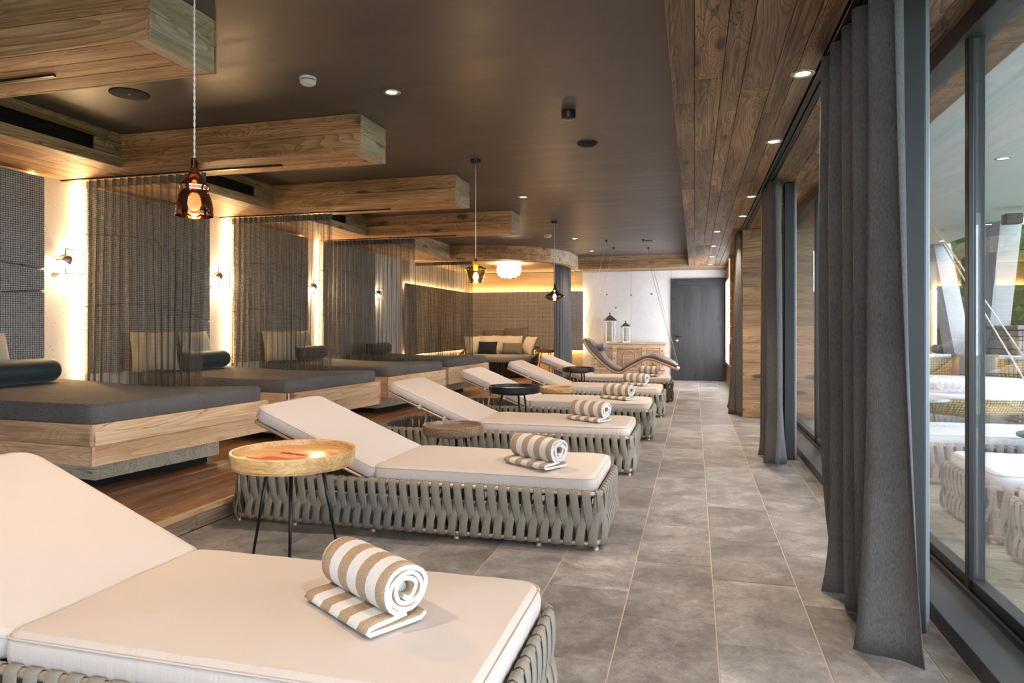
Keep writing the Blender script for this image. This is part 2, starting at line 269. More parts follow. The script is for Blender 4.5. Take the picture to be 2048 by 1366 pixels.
# ---------------------------------------------------------------- mesh helpers
class MB:
    def __init__(s): s.v=[]; s.f=[]; s.m=[]; s.sm=[]
    def add(s,vs,fs,mi=0,sm=False):
        b=len(s.v); s.v+=[tuple(v) for v in vs]
        for f in fs: s.f.append([b+i for i in f]); s.m.append(mi); s.sm.append(sm)
    def box(s,x0,x1,y0,y1,z0,z1,mi=0,c=0):
        if c<=0:
            vs=[(x,y,z) for z in (z0,z1) for y in (y0,y1) for x in (x0,x1)]
            s.add(vs,[(0,2,3,1),(4,5,7,6),(0,1,5,4),(2,6,7,3),(0,4,6,2),(1,3,7,5)],mi); return
        c=min(c,(x1-x0)/2.2,(y1-y0)/2.2,(z1-z0)/2.2)
        X=(x0,x1);Y=(y0,y1);Z=(z0,z1); vs=[]; idx={}
        for i in (0,1):
            for j in (0,1):
                for k in (0,1):
                    sx,sy,sz=(1,-1)[i],(1,-1)[j],(1,-1)[k]
                    for a in range(3):
                        p=[X[i]+sx*c,Y[j]+sy*c,Z[k]+sz*c]; p[a]=(X[i],Y[j],Z[k])[a]
                        idx[(i,j,k,a)]=len(vs); vs.append(p)
        cen=Vector(((x0+x1)/2,(y0+y1)/2,(z0+z1)/2)); fs=[]
        def face(l):
            p=[Vector(vs[t]) for t in l]; n=(p[1]-p[0]).cross(p[2]-p[0]); m=sum(p,Vector())/len(p)
            fs.append(l if n.dot(m-cen)>0 else l[::-1])
        for a in range(3):
            b,d=[q for q in range(3) if q!=a]
            for t in (0,1):
                l=[]
                for (q,r) in ((0,0),(1,0),(1,1),(0,1)):
                    k=[0,0,0]; k[a]=t;k[b]=q;k[d]=r; l.append(idx[(*k,a)])
                face(l)
            for q in (0,1):
                for r in (0,1):
                    k0=[0,0,0];k0[b]=q;k0[d]=r;k1=list(k0);k1[a]=1
                    face([idx[(*k0,b)],idx[(*k1,b)],idx[(*k1,d)],idx[(*k0,d)]])
        for i in (0,1):
            for j in (0,1):
                for k in (0,1): face([idx[(i,j,k,a)] for a in range(3)])
        s.add(vs,fs,mi)
    def tube(s,pts,r,n=8,mi=0,closed=False,cap=True,sy=1.0):
        P=[Vector(p) for p in pts]; k=len(P); rr=r if isinstance(r,(list,tuple)) else [r]*k
        vs=[]; up=None
        for i,p in enumerate(P):
            a=P[(i-1)%k] if (closed or i>0) else p; b=P[(i+1)%k] if (closed or i<k-1) else p
            t=(b-a).normalized()
            if up is None:
                up=Vector((0,0,1)) if abs(t.z)<.9 else Vector((0,1,0))
            u=(up-t*up.dot(t)).normalized(); w=t.cross(u); up=u
            for q in range(n):
                an=2*PI*q/n; vs.append(p+u*cos(an)*rr[i]*sy+w*sin(an)*rr[i])
        fs=[]
        for i in range(k if closed else k-1):
            i2=(i+1)%k
            for q in range(n): fs.append((i*n+q,i*n+(q+1)%n,i2*n+(q+1)%n,i2*n+q))
        if cap and not closed: fs.append(tuple(range(n))[::-1]); fs.append(tuple((k-1)*n+q for q in range(n)))
        s.add(vs,fs,mi,True)
    def lathe(s,prof,n=32,c=(0,0,0),mi=0,cap0=False,cap1=False,a0=0,a1=2*PI,sharp=False):
        if sharp:
            for p,q in zip(prof,prof[1:]): s.lathe([p,q],n,c,mi,False,False,a0,a1)
            return
        full=abs(a1-a0-2*PI)<1e-6; m=n if full else n+1; vs=[]
        for r,z in prof:
            for q in range(m):
                a=a0+(a1-a0)*q/n; vs.append((c[0]+r*cos(a),c[1]+r*sin(a),c[2]+z))
        fs=[]
        for i in range(len(prof)-1):
            for q in range(n):
                q2=(q+1)%m if full else q+1
                fs.append((i*m+q,i*m+q2,(i+1)*m+q2,(i+1)*m+q))
        if cap0: fs.append(tuple(range(m))[::-1])
        if cap1: fs.append(tuple((len(prof)-1)*m+q for q in range(m)))
        s.add(vs,fs,mi,True)
    def slab(s,outline,prof,mi=0,rings=5,crown=0.0,zf=None,sm=True,bottom=True,mi_side=None):
        """outline ccw polygon; prof list of (inset,z); top filled by concentric rings raised by crown"""
        n=len(outline); P=[Vector((x,y)) for x,y in outline]; cx=sum(P,Vector((0,0)))/n
        nr=[]
        for i in range(n):
            d0=(P[i]-P[i-1]); d1=(P[(i+1)%n]-P[i])
            if d0.length<1e-9: d0=d1
            if d1.length<1e-9: d1=d0
            t=(d0.normalized()+d1.normalized()); t=t.normalized() if t.length>1e-6 else d1.normalized()
            nr.append(Vector((t.y,-t.x)))
        vs=[]; fs=[]
        for ins,z in prof:
            for i in range(n):
                q=P[i]-nr[i]*ins; vs.append((q.x,q.y,z+(zf(q.x,q.y) if zf else 0)))
        k=len(prof)
        for j in range(k-1):
            for i in range(n): fs.append((j*n+i,j*n+(i+1)%n,(j+1)*n+(i+1)%n,(j+1)*n+i))
        s.add(vs,fs,mi if mi_side is None else mi_side,sm)
        ins,z=prof[-1]; base=[P[i]-nr[i]*ins for i in range(n)]
        vs=[];fs=[]
        for g in range(rings+1):
            f=g/rings
            for i in range(n):
                q=base[i].lerp(cx,f)
                if g==rings: q=base[i].lerp(cx,.999)
                vs.append((q.x,q.y,z+crown*(1-(1-f)**2.2)+(zf(q.x,q.y) if zf else 0)))
        for g in range(rings):
            for i in range(n): fs.append((g*n+i,g*n+(i+1)%n,(g+1)*n+(i+1)%n,(g+1)*n+i))
        fs.append(tuple(rings*n+i for i in range(n)))
        s.add(vs,fs,mi,sm)
        if bottom:
            ins,z=prof[0]; s.add([((P[i]-nr[i]*ins).x,(P[i]-nr[i]*ins).y,z+(zf(P[i].x,P[i].y) if zf else 0)) for i in range(n)],[tuple(range(n))[::-1]],mi)
    def mesh(s,name,mats):
        me=bpy.data.meshes.new(name); me.from_pydata(s.v,[],s.f); me.update()
        for m in (mats if isinstance(mats,(list,tuple)) else [mats]): me.materials.append(m)
        me.polygons.foreach_set('material_index',s.m); me.polygons.foreach_set('use_smooth',s.sm); return me
    def build(s,name,mats,parent=None,loc=(0,0,0),rot=(0,0,0)):
        o=bpy.data.objects.new(name,s.mesh(name,mats)); COL.objects.link(o); o.parent=parent; o.location=loc; o.rotation_euler=rot; return o
def inst(name,me,parent,loc=(0,0,0),rot=(0,0,0)):
    o=bpy.data.objects.new(name,me); COL.objects.link(o); o.parent=parent; o.location=loc; o.rotation_euler=rot; return o
def tag(o,label=None,cat=None,group=None,kind=None):
    for k,v in (('label',label),('category',cat),('group',group),('kind',kind)):
        if v: o[k]=v
    return o
def thing(name,label,cat,loc=(0,0,0),rz=0,group=None):
    o=bpy.data.objects.new(name,None); COL.objects.link(o); o.location=loc; o.rotation_euler=(0,0,rz); o.empty_display_size=.1
    return tag(o,label,cat,group)
def root(name,kind='structure',loc=(0,0,0),label=None):
    o=bpy.data.objects.new(name,None); COL.objects.link(o); o.location=loc; o.empty_display_size=.1
    return tag(o,label,None,None,kind)
def copy_tree(o,parent=None):
    c=o.copy(); COL.objects.link(c); c.parent=parent
    for ch in KIDS(o): copy_tree(ch,c)
    return c
def KIDS(o):
    return [c for c in list(bpy.data.objects) if c.parent==o]
def copies(src,n):
    # copies of a tree, computed once
    def rec(o): return (o,[rec(c) for c in KIDS(o)])
    t=rec(src); out=[]
    def mk(t,p):
        c=t[0].copy(); COL.objects.link(c); c.parent=p
        for k in t[1]: mk(k,c)
        return c
    return [mk(t,None) for _ in range(n)]
def lamp(kind,loc,energy,color=WARM,parent=None,size=.03,spot=100,blend=.6,rot=(0,0,0),name='lamp_light'):
    l=bpy.data.lights.new(name,kind); l.energy=energy; l.color=color
    if kind=='SPOT': l.spot_size=R(spot); l.spot_blend=blend; l.shadow_soft_size=size
    elif kind=='POINT': l.shadow_soft_size=size
    o=bpy.data.objects.new(name,l); COL.objects.link(o); o.parent=parent; o.location=loc; o.rotation_euler=rot; return o
def board(parent,p0,p1,th,w,mat,axis='z',name='board',c=.003,n=None):
    """board from p0 to p1 (centre line); th along local y, w along local z; roll by axis"""
    p0=Vector(p0);p1=Vector(p1); d=p1-p0; ln=d.length; b=MB(); b.box(0,ln,-th/2,th/2,-w/2,w/2,0,c)
    o=b.build(name,mat,parent); x=d.normalized(); z=Vector((0,0,1)) if axis=='z' else Vector(axis); y=z.cross(x).normalized(); z=x.cross(y)
    mt=Matrix((x,y,z)).transposed().to_4x4(); mt.translation=p0; o.matrix_local=mt; return o
def rrect(x0,x1,y0,y1,r,n=6,per=0):
    pts=[]
    rs=r if isinstance(r,(list,tuple)) else [r]*4
    for (cx,cy,a0,rr) in ((x1-rs[0],y0+rs[0],-90,rs[0]),(x1-rs[1],y1-rs[1],0,rs[1]),(x0+rs[2],y1-rs[2],90,rs[2]),(x0+rs[3],y0+rs[3],180,rs[3])):
        for i in range(n+1):
            a=R(a0+90*i/n); pts.append((cx+rr*cos(a),cy+rr*sin(a)))
    if per:
        out=[]
        for i in range(len(pts)):
            a=pts[i];b=pts[(i+1)%len(pts)]; out.append(a); dl=math.dist(a,b); k=int(dl/per)
            for j in range(1,k+1): t=j/(k+1); out.append((a[0]+(b[0]-a[0])*t,a[1]+(b[1]-a[1])*t))
        pts=out
    return pts
ZB=2.51; ZC=2.785; YE=16.0; XL=-5.46; XG=1.14
# ================================================================= STRUCTURE
# floor
fl=MB(); fl.box(-5.6,1.5,-4.2,16.3,-.2,-.003); fl=fl.build('floor',M['grout']); tag(fl,kind='structure')
TW,TL=.373,.683
tm={}
def tile_mesh(w,l):
    k=(round(w,3),round(l,3))
    if k not in tm:
        b=MB(); b.box(-w/2,w/2,-l/2,l/2,-.02,0,0,.0015); tm[k]=b.mesh('tile',M['tile'])
    return tm[k]
rows=[(.083+TW*k,.083+TW*(k+1)) for k in range(-8,3)]
offs={-1:2.88,0:2.71,-2:3.13,1:3.17}
for k,(x0,x1) in zip(range(-8,3),rows):
    x1=min(x1,.936); x0=max(x0,-2.86)
    if x1-x0<.03: continue
    o=offs.get(k,2.71+((k*.37)%1)*TL)
    y=o-TL*math.floor((o+1.0)/TL)
    y0=-1.0
    while y0<YE-.02:
        y1=min(y,YE) if y>y0+.02 else y0
        if y1-y0>.04: inst('tile',tile_mesh(x1-x0-.005,y1-y0-.005),fl,((x0+x1)/2,(y0+y1)/2,0))
        y0=y1; y+=TL
# raised wooden platform
pf=MB(); pf.box(-5.46,-2.87,-4,YE,0,.10); pf=pf.build('floor_2',M['platform']); tag(pf,kind='structure')
random.seed(3)
x=-2.905
def plankrow(par,mat,x0,x1,y0,y1,z0,z1,ls,name='plank',c=.002,vert=False,g=.003):
    y=y0-random.uniform(0,ls*.7)
    while y<y1:
        ye=y+ls*random.uniform(.7,1.3); a=max(y,y0); b=min(ye,y1)
        if b-a>.05: board(par,((x0+x1)/2,a+g/2,(z0+z1)/2),((x0+x1)/2,b-g/2,(z0+z1)/2),(x1-x0)-g,(z1-z0)-(g if vert else 0),mat,name=name,c=c)
        y=ye
xs=[-2.88,-3.06,-3.21,-3.40,-3.58,-3.74,-3.93,-4.1,-4.3,-4.5,-4.72,-4.95,-5.2,-5.44]
for a,b in zip(xs[1:],xs): plankrow(pf,M['platform'],a,b,-1,YE,.08,.12,2.4)
plankrow(pf,M['bed_wood'],-2.88,-2.850,-1,YE,.088,.122,3.0,'edge_board')
plankrow(pf,M['riser'],-2.868,-2.852,-1,YE,.006,.088,2.2,'riser_board')
# ceiling
cl=MB(); cl.box(-5.6,1.5,-4.2,16.3,ZC,ZC+.15); tag(cl.build('ceiling',M['ceiling']),kind='structure')
# walls
wl=MB(); wl.box(XL-.15,XL,-4.2,16.3,0,ZC); wl=wl.build('wall_left',M['concrete']); tag(wl,kind='structure')
we=root('wall_back')
we_core=MB(); we_core.box(-5.6,1.5,YE+.02,YE+.2,0,ZC); we_core.build('core',M['wall_dark'],we)
def cpanel(x0,x1,z0,z1):
    b=MB(); b.box(0,x1-x0-.005,0,.03,0,z1-z0-.005,0,.002); b.build('panel',M['concrete_end'],we,(x0,YE-.01,z0))
cpanel(-2.555,-1.42,0,2.55); cpanel(-1.42,-.507,0,2.55); cpanel(-.507,.70,2.305,2.55)
for (X,Z) in ((-1.98,1.97),(-1.42,1.95),(-1.77,1.66),(-.95,1.97)):
    b=MB(); b.lathe([(.022,0),(.018,.008)],14,mi=0,cap1=True); b.build('tie_hole',M['stone_cap'],we,(X,YE-.008,Z),(PI/2,0,0))
b=MB(); b.box(-5.6,-2.56,YE-.01,YE+.02,0,ZB); b.build('alcove_plaster',M['cove_wood'],we)
wr=root('wall_rear'); 
for X0,X1 in ((-5.6,-4.6),(1.1,1.5)): b=MB(); b.box(X0,X1,-4.2,-4.0,0,ZC); b.build('pier',M['wall_dark'],wr)
# rear glazing behind the camera: unseen, assumed and sized for daylight from behind
wg=root('window_3')
b=MB(); b.box(-4.6,-1.9,-4.2,-4.0,0,ZC); b.build('pier',M['wall_dark'],wr)  # rear wall closed here to keep daylight off the nearest beam
for i in range(3):
    x0=-1.9+i*1.0
    b=MB(); b.box(x0,x0+.06,-4.12,-4.04,.0,2.51); b.build('window_frame',M['frame'],wg)
    b=MB(); b.box(x0+.06,x0+1.0,-4.085,-4.075,.05,2.5); b.build('pane',M['glass'],wg)
# ------------------------------------------------ right wall: window band
wd=root('window_1')
b=MB(); b.box(.936,XG+.12,-4,9.6,0,.072,0,.003); b.build('sill',M['sill'],wd)
b=MB(); 
for xx in (XG-.035,XG-.005,XG+.03,XG+.06): b.box(xx,xx+.014,-4,9.6,.072,.092)
b.box(XG-.04,XG+.08,-4,9.6,.070,.076); b.build('track',M['frame'],wd)
b=MB(); b.box(XG-.04,XG+.09,-4,9.6,2.43,2.52,0,.004); b.build('head_frame',M['frame'],wd)
seams=[-4,-1.6,1.0,3.31,5.2,7.12,9.58]
for i,y in enumerate(seams):
    b=MB(); b.box(XG-.02,XG+.0,y-.02,y+.02,.09,2.44,0,.002); b.box(XG+.0,XG+.05,y+.0,y+.075,.09,2.44,1,.002); b.build('mullion',[M['black'],M['frame']],wd)
for y0,y1 in zip(seams,seams[1:]):
    b=MB(); b.box(XG+.012,XG+.020,y0+.03,y1-.01,.092,2.44); b.build('pane',M['glass'],wd)
    b=MB(); b.box(XG-.01,XG+.04,y0+.03,y1-.01,.092,.135,0,.002); b.build('bottom_rail',M['frame'],wd)
for nm,y in (('trim_1',3.0),('trim_2',6.62),('trim_3',-1.2)):
    r_=root(nm); b=MB(); b.box(.79,.875,y,y+.16,.0,ZB,0,.004); b.build('post',M['frame'],r_)
    b=MB(); b.box(.875,.892,y+.01,y+.15,.0,ZB,0,.003); b.build('lit_edge',M['frame_lt'],r_)  # window light on the post side put in as a paler strip
# wood walls beyond the windows
wt=root('wall_right')
def wallboards(par,mat,p0,p1,zs,th=.02,name='board'):
    for z0,z1 in zip(zs,zs[1:]):
        board(par,(p0[0],p0[1],(z0+z1)/2),(p1[0],p1[1],(z0+z1)/2),th,z1-z0-.003,mat,name=name)
ZS=[0,.24,.5,.73,1.0,1.22,1.5,1.74,2.0,2.26,2.51]
wallboards(wt,M['wallwood'],(.62,9.6,0),(1.3,9.6,0),ZS)
wallboards(wt,M['wallwood'],(.80,9.62,0),(.80,13.0,0),ZS)
wallboards(wt,M['wallwood'],(.62,13.0,0),(.81,13.0,0),ZS)
b=MB(); b.box(.615,.632,12.985,13.2,0,ZB,0,.002); b.build('corner_board',M['wallwood'],wt)
wallboards(wt,M['wallwood'],(.69,13.02,0),(.69,16.0,0),ZS)
b=MB(); b.box(.82,1.5,9.62,16.3,0,ZC); b.build('core',M['wall_dark'],wt)
t=thing('light_strip','vertical golden light strip on the corner of the orange wood wall','light strip',(.612,12.98,0))
b=MB(); b.box(-.006,.006,-.006,.006,.9,2.45); b.build('diffuser',M['led_gold'],t)
wn2=root('window_2'); b=MB(); b.box(.665,.678,13.25,15.7,.46,2.18); b.build('pane',M['window_lit'],wn2)
b=MB(); 
for (y0,y1,z0,z1) in ((13.2,15.75,.42,.46),(13.2,15.75,2.18,2.22),(13.2,13.25,.42,2.22),(15.7,15.75,.42,2.22)): b.box(.655,.682,y0,y1,z0,z1)
b.build('window_frame',M['wallwood'],wn2)
# ------------------------------------------------ soffit along the windows
sf=root('trim_4',label='dark reclaimed wood soffit above the windows')
random.seed(11)
for (a,b_,l) in ((-.118,0,2.6),(0,.142,2.0),(.142,.246,1.7),(.246,.40,3.0),(.40,.502,2.4),(.502,.60,2.8)): plankrow(sf,M['soffit'],a,b_,-1,15.15,ZB,ZB+.022,l,'plank',.0025)
for (a,b_,l) in ((.69,.86,2.6),(.86,1.02,2.2),(1.02,1.3,2.4)): plankrow(sf,M['soffit'],a,b_,-1,9.6,ZB+.01,ZB+.03,l,'plank',.0025)
for (a,b_,l) in ((.60,.72,2.6),(.72,.86,2.6)): plankrow(sf,M['soffit'],a,b_,9.6,15.15,ZB,ZB+.022,l,'plank',.0025)
for z0,z1 in ((ZB+.022,ZB+.15),(ZB+.15,ZC)):
    board(sf,(-.112,-4,(z0+z1)/2),(-.112,5.5,(z0+z1)/2),.015,z1-z0-.003,M['soffit']); board(sf,(-.112,5.51,(z0+z1)/2),(-.112,15.15,(z0+z1)/2),.015,z1-z0-.003,M['soffit'])
b=MB(); b.box(-.1,1.5,-4,16,ZB+.035,ZC); b.build('core',M['soffit'],sf)
ct=thing('curtain_rail','long black double curtain rail recessed in the dark wood soffit','curtain rail',(.645,0,ZB))
for k,xx in enumerate((-.038,.002)): b=MB(); b.box(xx,xx+.030,-1,9.58,-.012,.024,0,.002); b.build('rail',M['black'],ct)
b=MB(); b.box(-.044,.044,-1,9.58,.022,.03); b.build('channel',M['void'],ct)
# ------------------------------------------------ left bulkhead
bk=root('trim_5',label='honey wood bulkhead with black air slots along the left wall')
XB=-4.55
random.seed(5)
slots=[(1.4,2.35),(3.45,4.32),(5.55,6.33),(7.62,8.31),(9.9,10.6)]
YS=[-1,1.4,2.35,3.45,4.32,5.55,6.33,7.62,8.31,9.9,10.6,12.45]
board(bk,(XB,-1,2.555),(XB,3.1,2.555),.02,.087,M['old_wood']); board(bk,(XB,3.1,2.555),(XB,7.6,2.555),.02,.087,M['old_wood']); board(bk,(XB,7.6,2.555),(XB,12.45,2.555),.02,.087,M['old_wood'])
board(bk,(XB,-1,2.745),(XB,4.7,2.745),.02,.078,M['old_wood']); board(bk,(XB,4.7,2.745),(XB,9.0,2.745),.02,.078,M['old_wood']); board(bk,(XB,9.0,2.745),(XB,12.45,2.745),.02,.078,M['old_wood'])
for y0,y1 in zip(YS,YS[1:]):
    if (y0,y1) in slots: continue
    board(bk,(XB,y0,2.652),(XB,y1,2.652),.02,.104,M['old_wood'])
for (a,b_,l) in ((-4.74,-4.55,2.8),(-4.93,-4.74,2.3),(-5.1,-4.93,2.6),(-5.28,-5.1,2.2),(-5.46,-5.28,2.9)): plankrow(bk,M['beam'],a,b_,-1,12.46,ZB,ZB+.02,l,'plank')
b=MB(); b.box(-5.46,-4.62,-4,12.4,ZB+.025,ZC); b.build('core',M['void'],bk)
for i,((y0,y1),w_) in enumerate(zip(slots,('nearest','nearest visible','second','third','fourth'))):
    if i in (0,4): continue
    nm={1:'black air slot in the bulkhead, nearest the camera',2:'black air slot in the bulkhead, just behind the second beam',3:'small black air slot in the bulkhead, behind the third beam'}[i]
    t=thing('air_vent',nm,'vent',(XB,y0,2.6),0,'air slots in the wooden bulkhead')
    b=MB(); b.box(-.05,-.045,0,y1-y0,0,.106); b.build('duct',M['void'],t)
    for k in range(5): b=MB(); b.box(-.03,-.004,0,y1-y0,.012+k*.02,.015+k*.02); b.build('louver',M['void'],t)
# ------------------------------------------------ ceiling beams
XE=-2.39
beams=[(2.55,3.02),(4.58,5.03),(6.66,7.14),(8.89,9.36)]
random.seed(21)
wordb=['nearest','second','third','fourth']
for i,(y0,y1) in enumerate(beams):
    bm_=root('trim_%d'%(6+i),label='%s wood-clad beam reaching from the left wall bulkhead'%wordb[i])
    for (z0,z1) in ((ZB,ZB+.135),(ZB+.135,ZC)):
        zc=(z0+z1)/2
        board(bm_,(XB,y0+.01,zc),(XE-.0,y0+.01,zc),.02,z1-z0-.002,M['beam'])
        board(bm_,(XB,y1-.01,zc),(XE-.0,y1-.01,zc),.02,z1-z0-.002,M['beam'])
        board(bm_,(XE-.008,y0+.02,zc),(XE-.008,y1-.02,zc),.018,z1-z0-.002,M['beam_end'])
    w=(y1-y0-.04)/3
    for k in range(3):
        ya=y0+.02+w*k; board(bm_,(XB,ya+w/2,ZB+.011),(XE-.10,ya+w/2,ZB+.011),w-.003,.02,M['beam'])
    board(bm_,(XE-.058,y0+.02,ZB+.011),(XE-.058,y1-.02,ZB+.011),.08,.02,M['beam_end'])
    b=MB(); b.box(XB,XE-.03,y0+.03,y1-.03,ZB+.03,ZC); b.build('core',M['beam'],bm_)
# curved fascia of the alcove
cf=root('trim_10',label='curved wooden fascia over the round sofa alcove')
CX,CY,RC=-4.44,14.37,1.92
arc=[(XB,CY-RC)]+[(CX+RC*cos(R(a)),CY+RC*sin(R(a))) for a in range(-90,1,5)]+[(CX+RC,16.0)]
for (z0,z1) in ((ZB,ZB+.125),(ZB+.127,ZC)):
    i=0; cuts=[0,7,13,len(arc)-1]
    for a,c in zip(cuts,cuts[1:]):
        b=MB(); pts=arc[a:c+1]; vs=[];fs=[]
        for (x,y) in pts:
            d=Vector((x-CX,min(y,CY)-CY)); d=d.normalized() if d.length>0 else Vector((0,-1))
            for (o_,z) in ((0,z0),(0,z1-.002),(-.03,z1-.002),(-.03,z0)): vs.append((x+d.x*o_,y+d.y*o_,z))
        n=len(pts)
        for k in range(n-1):
            for q in range(4): fs.append((k*4+q,(k+1)*4+q,(k+1)*4+(q+1)%4,k*4+(q+1)%4))
        fs.append((0,1,2,3)); fs.append(tuple((n-1)*4+q for q in (3,2,1,0)))
        b.add(vs,fs); o=b.build('curved_board',M['beam'] if a<13 else M['beam_end'],cf)
# alcove ceiling, boards running across
ys=12.46
while ys<15.99:
    ye=min(ys+.2,16); ym=(ys+ye)/2; dy=max(0,CY-ym); xe=CX+math.sqrt(max(0,(RC-.04)**2-dy*dy)) if ym<CY else CX+RC-.04
    board(cf,(-5.46,ym,ZB+.03),(xe,ym,ZB+.03),ye-ys-.003,.02,M['cove_wood']); ys=ye
# end beam
eb=root('trim_11',label='old wood beam across the far end wall')
for (z0,z1) in ((ZB,ZB+.06),(ZB+.062,ZB+.17),(ZB+.172,ZC)):
    board(eb,(-2.52,15.17,(z0+z1)/2),(-.112,15.17,(z0+z1)/2),.02,z1-z0,M['old_wood'])
for k in range(4): board(eb,(-2.52,15.27+k*.2,ZB-.0),(.70,15.27+k*.2,ZB),.198,.02,M['old_wood'])
# door
dr=root('door_1')
b=MB(); b.box(-.507,-.42,YE-.06,YE-.01,0,2.305,0,.003); b.box(.60,.69,YE-.06,YE-.01,0,2.305,0,.003); b.box(-.42,.60,YE-.06,YE-.01,2.155,2.305,0,.003); b.build('door_frame',M['door'],dr)
lf=MB(); lf.box(0,2.15,-.02,.02,-.51,.51,0,.002); lf=lf.build('door_leaf',M['door'],dr); lf.matrix_local=Matrix(((0,0,1,.09),(0,1,0,YE-.035),(1,0,0,.003),(0,0,0,1)))
dh=MB(); dh.box(-.40,-.375,YE-.075,YE-.055,.985,1.01); dh.tube([(-.388,YE-.07,.998),(-.388,YE-.115,.998),(-.37,YE-.125,.998),(-.25,YE-.125,.998)],.011,8); dh.build('door_handle',M['black'],dr)
b=MB(); b.lathe([(.030,0),(.030,.008),(.022,.012)],18,cap1=True); b.build('lock_rosette',M['chrome'],dr,(-.385,YE-.055,.905),(PI/2,0,0))
# ------------------------------------------------ wall upholstery panels
def upanel(label,rotz,loc,w,h,mat,splits,group,gap=.006,th=.05):
    t=thing('upholstered_panel',label,'wall panel',loc,rotz,group)
    n=8
    zs=[[0]*(n+1)]+[[z0+(z1-z0)*(k/n)+bow*sin(PI*k/n) for k in range(n+1)] for z0,z1,bow in splits]+[[h]*(n+1)]
    for lo,hi in zip(zs,zs[1:]):
        b=MB(); vs=[];fs=[]
        for k in range(n+1):
            x=w*k/n; a=lo[k]+gap/2; c=hi[k]-gap/2
            vs+=[(x,0,a),(x,-th+.012,a),(x,-th,a+.012),(x,-th,c-.012),(x,-th+.012,c),(x,0,c)]
        for k in range(n):
            for q in range(5): fs.append((k*6+q,(k+1)*6+q,(k+1)*6+q+1,k*6+q+1))
            fs.append((k*6+5,(k+1)*6+5,(k+1)*6,k*6))
        fs.append(tuple(range(6))[::-1]); fs.append(tuple(n*6+q for q in range(6)))
        b.add(vs,fs); b.build('panel_piece',mat,t)
    b=MB(); b.box(.006,w-.006,-.012,-.002,.006,h-.006); b.build('light_block_board',M['void'],t)  # added behind the pieces to stop strip light leaking through the seams
    return t
# local x -> world +Y, local -y -> world +X  (rot z +90)
G='woven wall panels behind the daybeds'
PY=[(.80,2.52),(2.92,4.60),(5.03,6.66),(7.09,8.72),(9.14,10.85)]
PLs=['nearest black and white woven wall panel, behind the nearest daybed','grey woven wall panel behind the first sheer curtain','grey woven wall panel behind the second sheer curtain','grey woven wall panel behind the third sheer curtain']
for i,(y0,y1) in enumerate(PY):
    lab='woven wall panel before the nearest daybed' if i==0 else PLs[i-1]
    upanel(lab,PI/2,(XL+.045,y0,.77),y1-y0,1.72,M['weave'],[(.62,.50,.10),(1.28-.1*(i%2),1.10,.12)] if i!=1 else [(.70,.745,-.03),(1.02,.93,.02)],G)
# light strips at near edge (visible) and far edge of each panel
Ln=['warm vertical light strip left of the first sheer curtain','warm vertical light strip left of the second sheer curtain','warm vertical light strip seen through the second sheer curtain','warm vertical light strip behind the third sheer curtain']
for i,(y0,y1) in enumerate(PY[1:]):
    pass
def strip(label,loc,size,mat='led',group='wall light strips'):
    t=thing('light_strip',label,'light strip',loc,0,group); b=MB(); b.box(0,size[0],0,size[1],0,size[2]); b.build('diffuser',M[mat],t); return t
for i,(y0,y1) in enumerate(PY[2:]):
    strip(Ln[i],(XL+.012,y0-.035,.74),(.012,.022,1.76))
for i,(y0,y1) in enumerate(PY[:4]):
    strip(['warm light strip hidden behind the woven panel before the nearest daybed','warm light strip glowing along the black and white woven panel edge','warm light strip at the panel edge seen beside the second wall lamp','warm light strip at the panel edge seen beside the third wall lamp'][i],(XL+.006,y1-.05,.74),(.010,.02,1.76),'led_soft')
# alcove panels (side + back)
upanel('tan woven panel on the left side wall of the alcove',PI/2,(XL+.045,12.2,.66),3.66,1.40,M['weave_tan'],[],'woven panels of the alcove')
xs_=[-5.40,-4.62,-3.86,-3.0,-2.52]
lb=['tan woven panel at the alcove corner behind the sheer curtain','tan woven panel behind the sofa, left of its pale cushions','wide tan woven panel behind the round table of the alcove','narrow grey woven panel right of the blue-grey curtain']
for i,(a,c) in enumerate(zip(xs_,xs_[1:])):
    upanel(lb[i],0,(a+.004,YE-.075,.66),c-a-.008,1.40,M['weave_tan'] if i<3 else M['weave'],[],'woven panels of the alcove',th=.05)
t=strip('warm cove light line above the alcove back panels',(-5.38,YE-.07,2.035),(2.85,.04,.012),'led_soft','alcove cove lights')
t=strip('warm cove light line above the alcove side panel',(XL+.005,12.25,2.035),(.035,3.6,.012),'led_soft','alcove cove lights')
t=strip('warm light line under the alcove back panels',(-5.38,YE-.06,.672),(2.85,.04,.010),'led_soft','alcove cove lights')
t=strip('warm light line under the alcove side panel',(XL+.005,12.25,.672),(.03,3.6,.010),'led_soft','alcove cove lights')
t=strip('vertical warm light line at the right edge of the alcove panels',(-2.545,YE-.045,.68),(.012,.02,1.36),'led_soft','alcove cove lights')
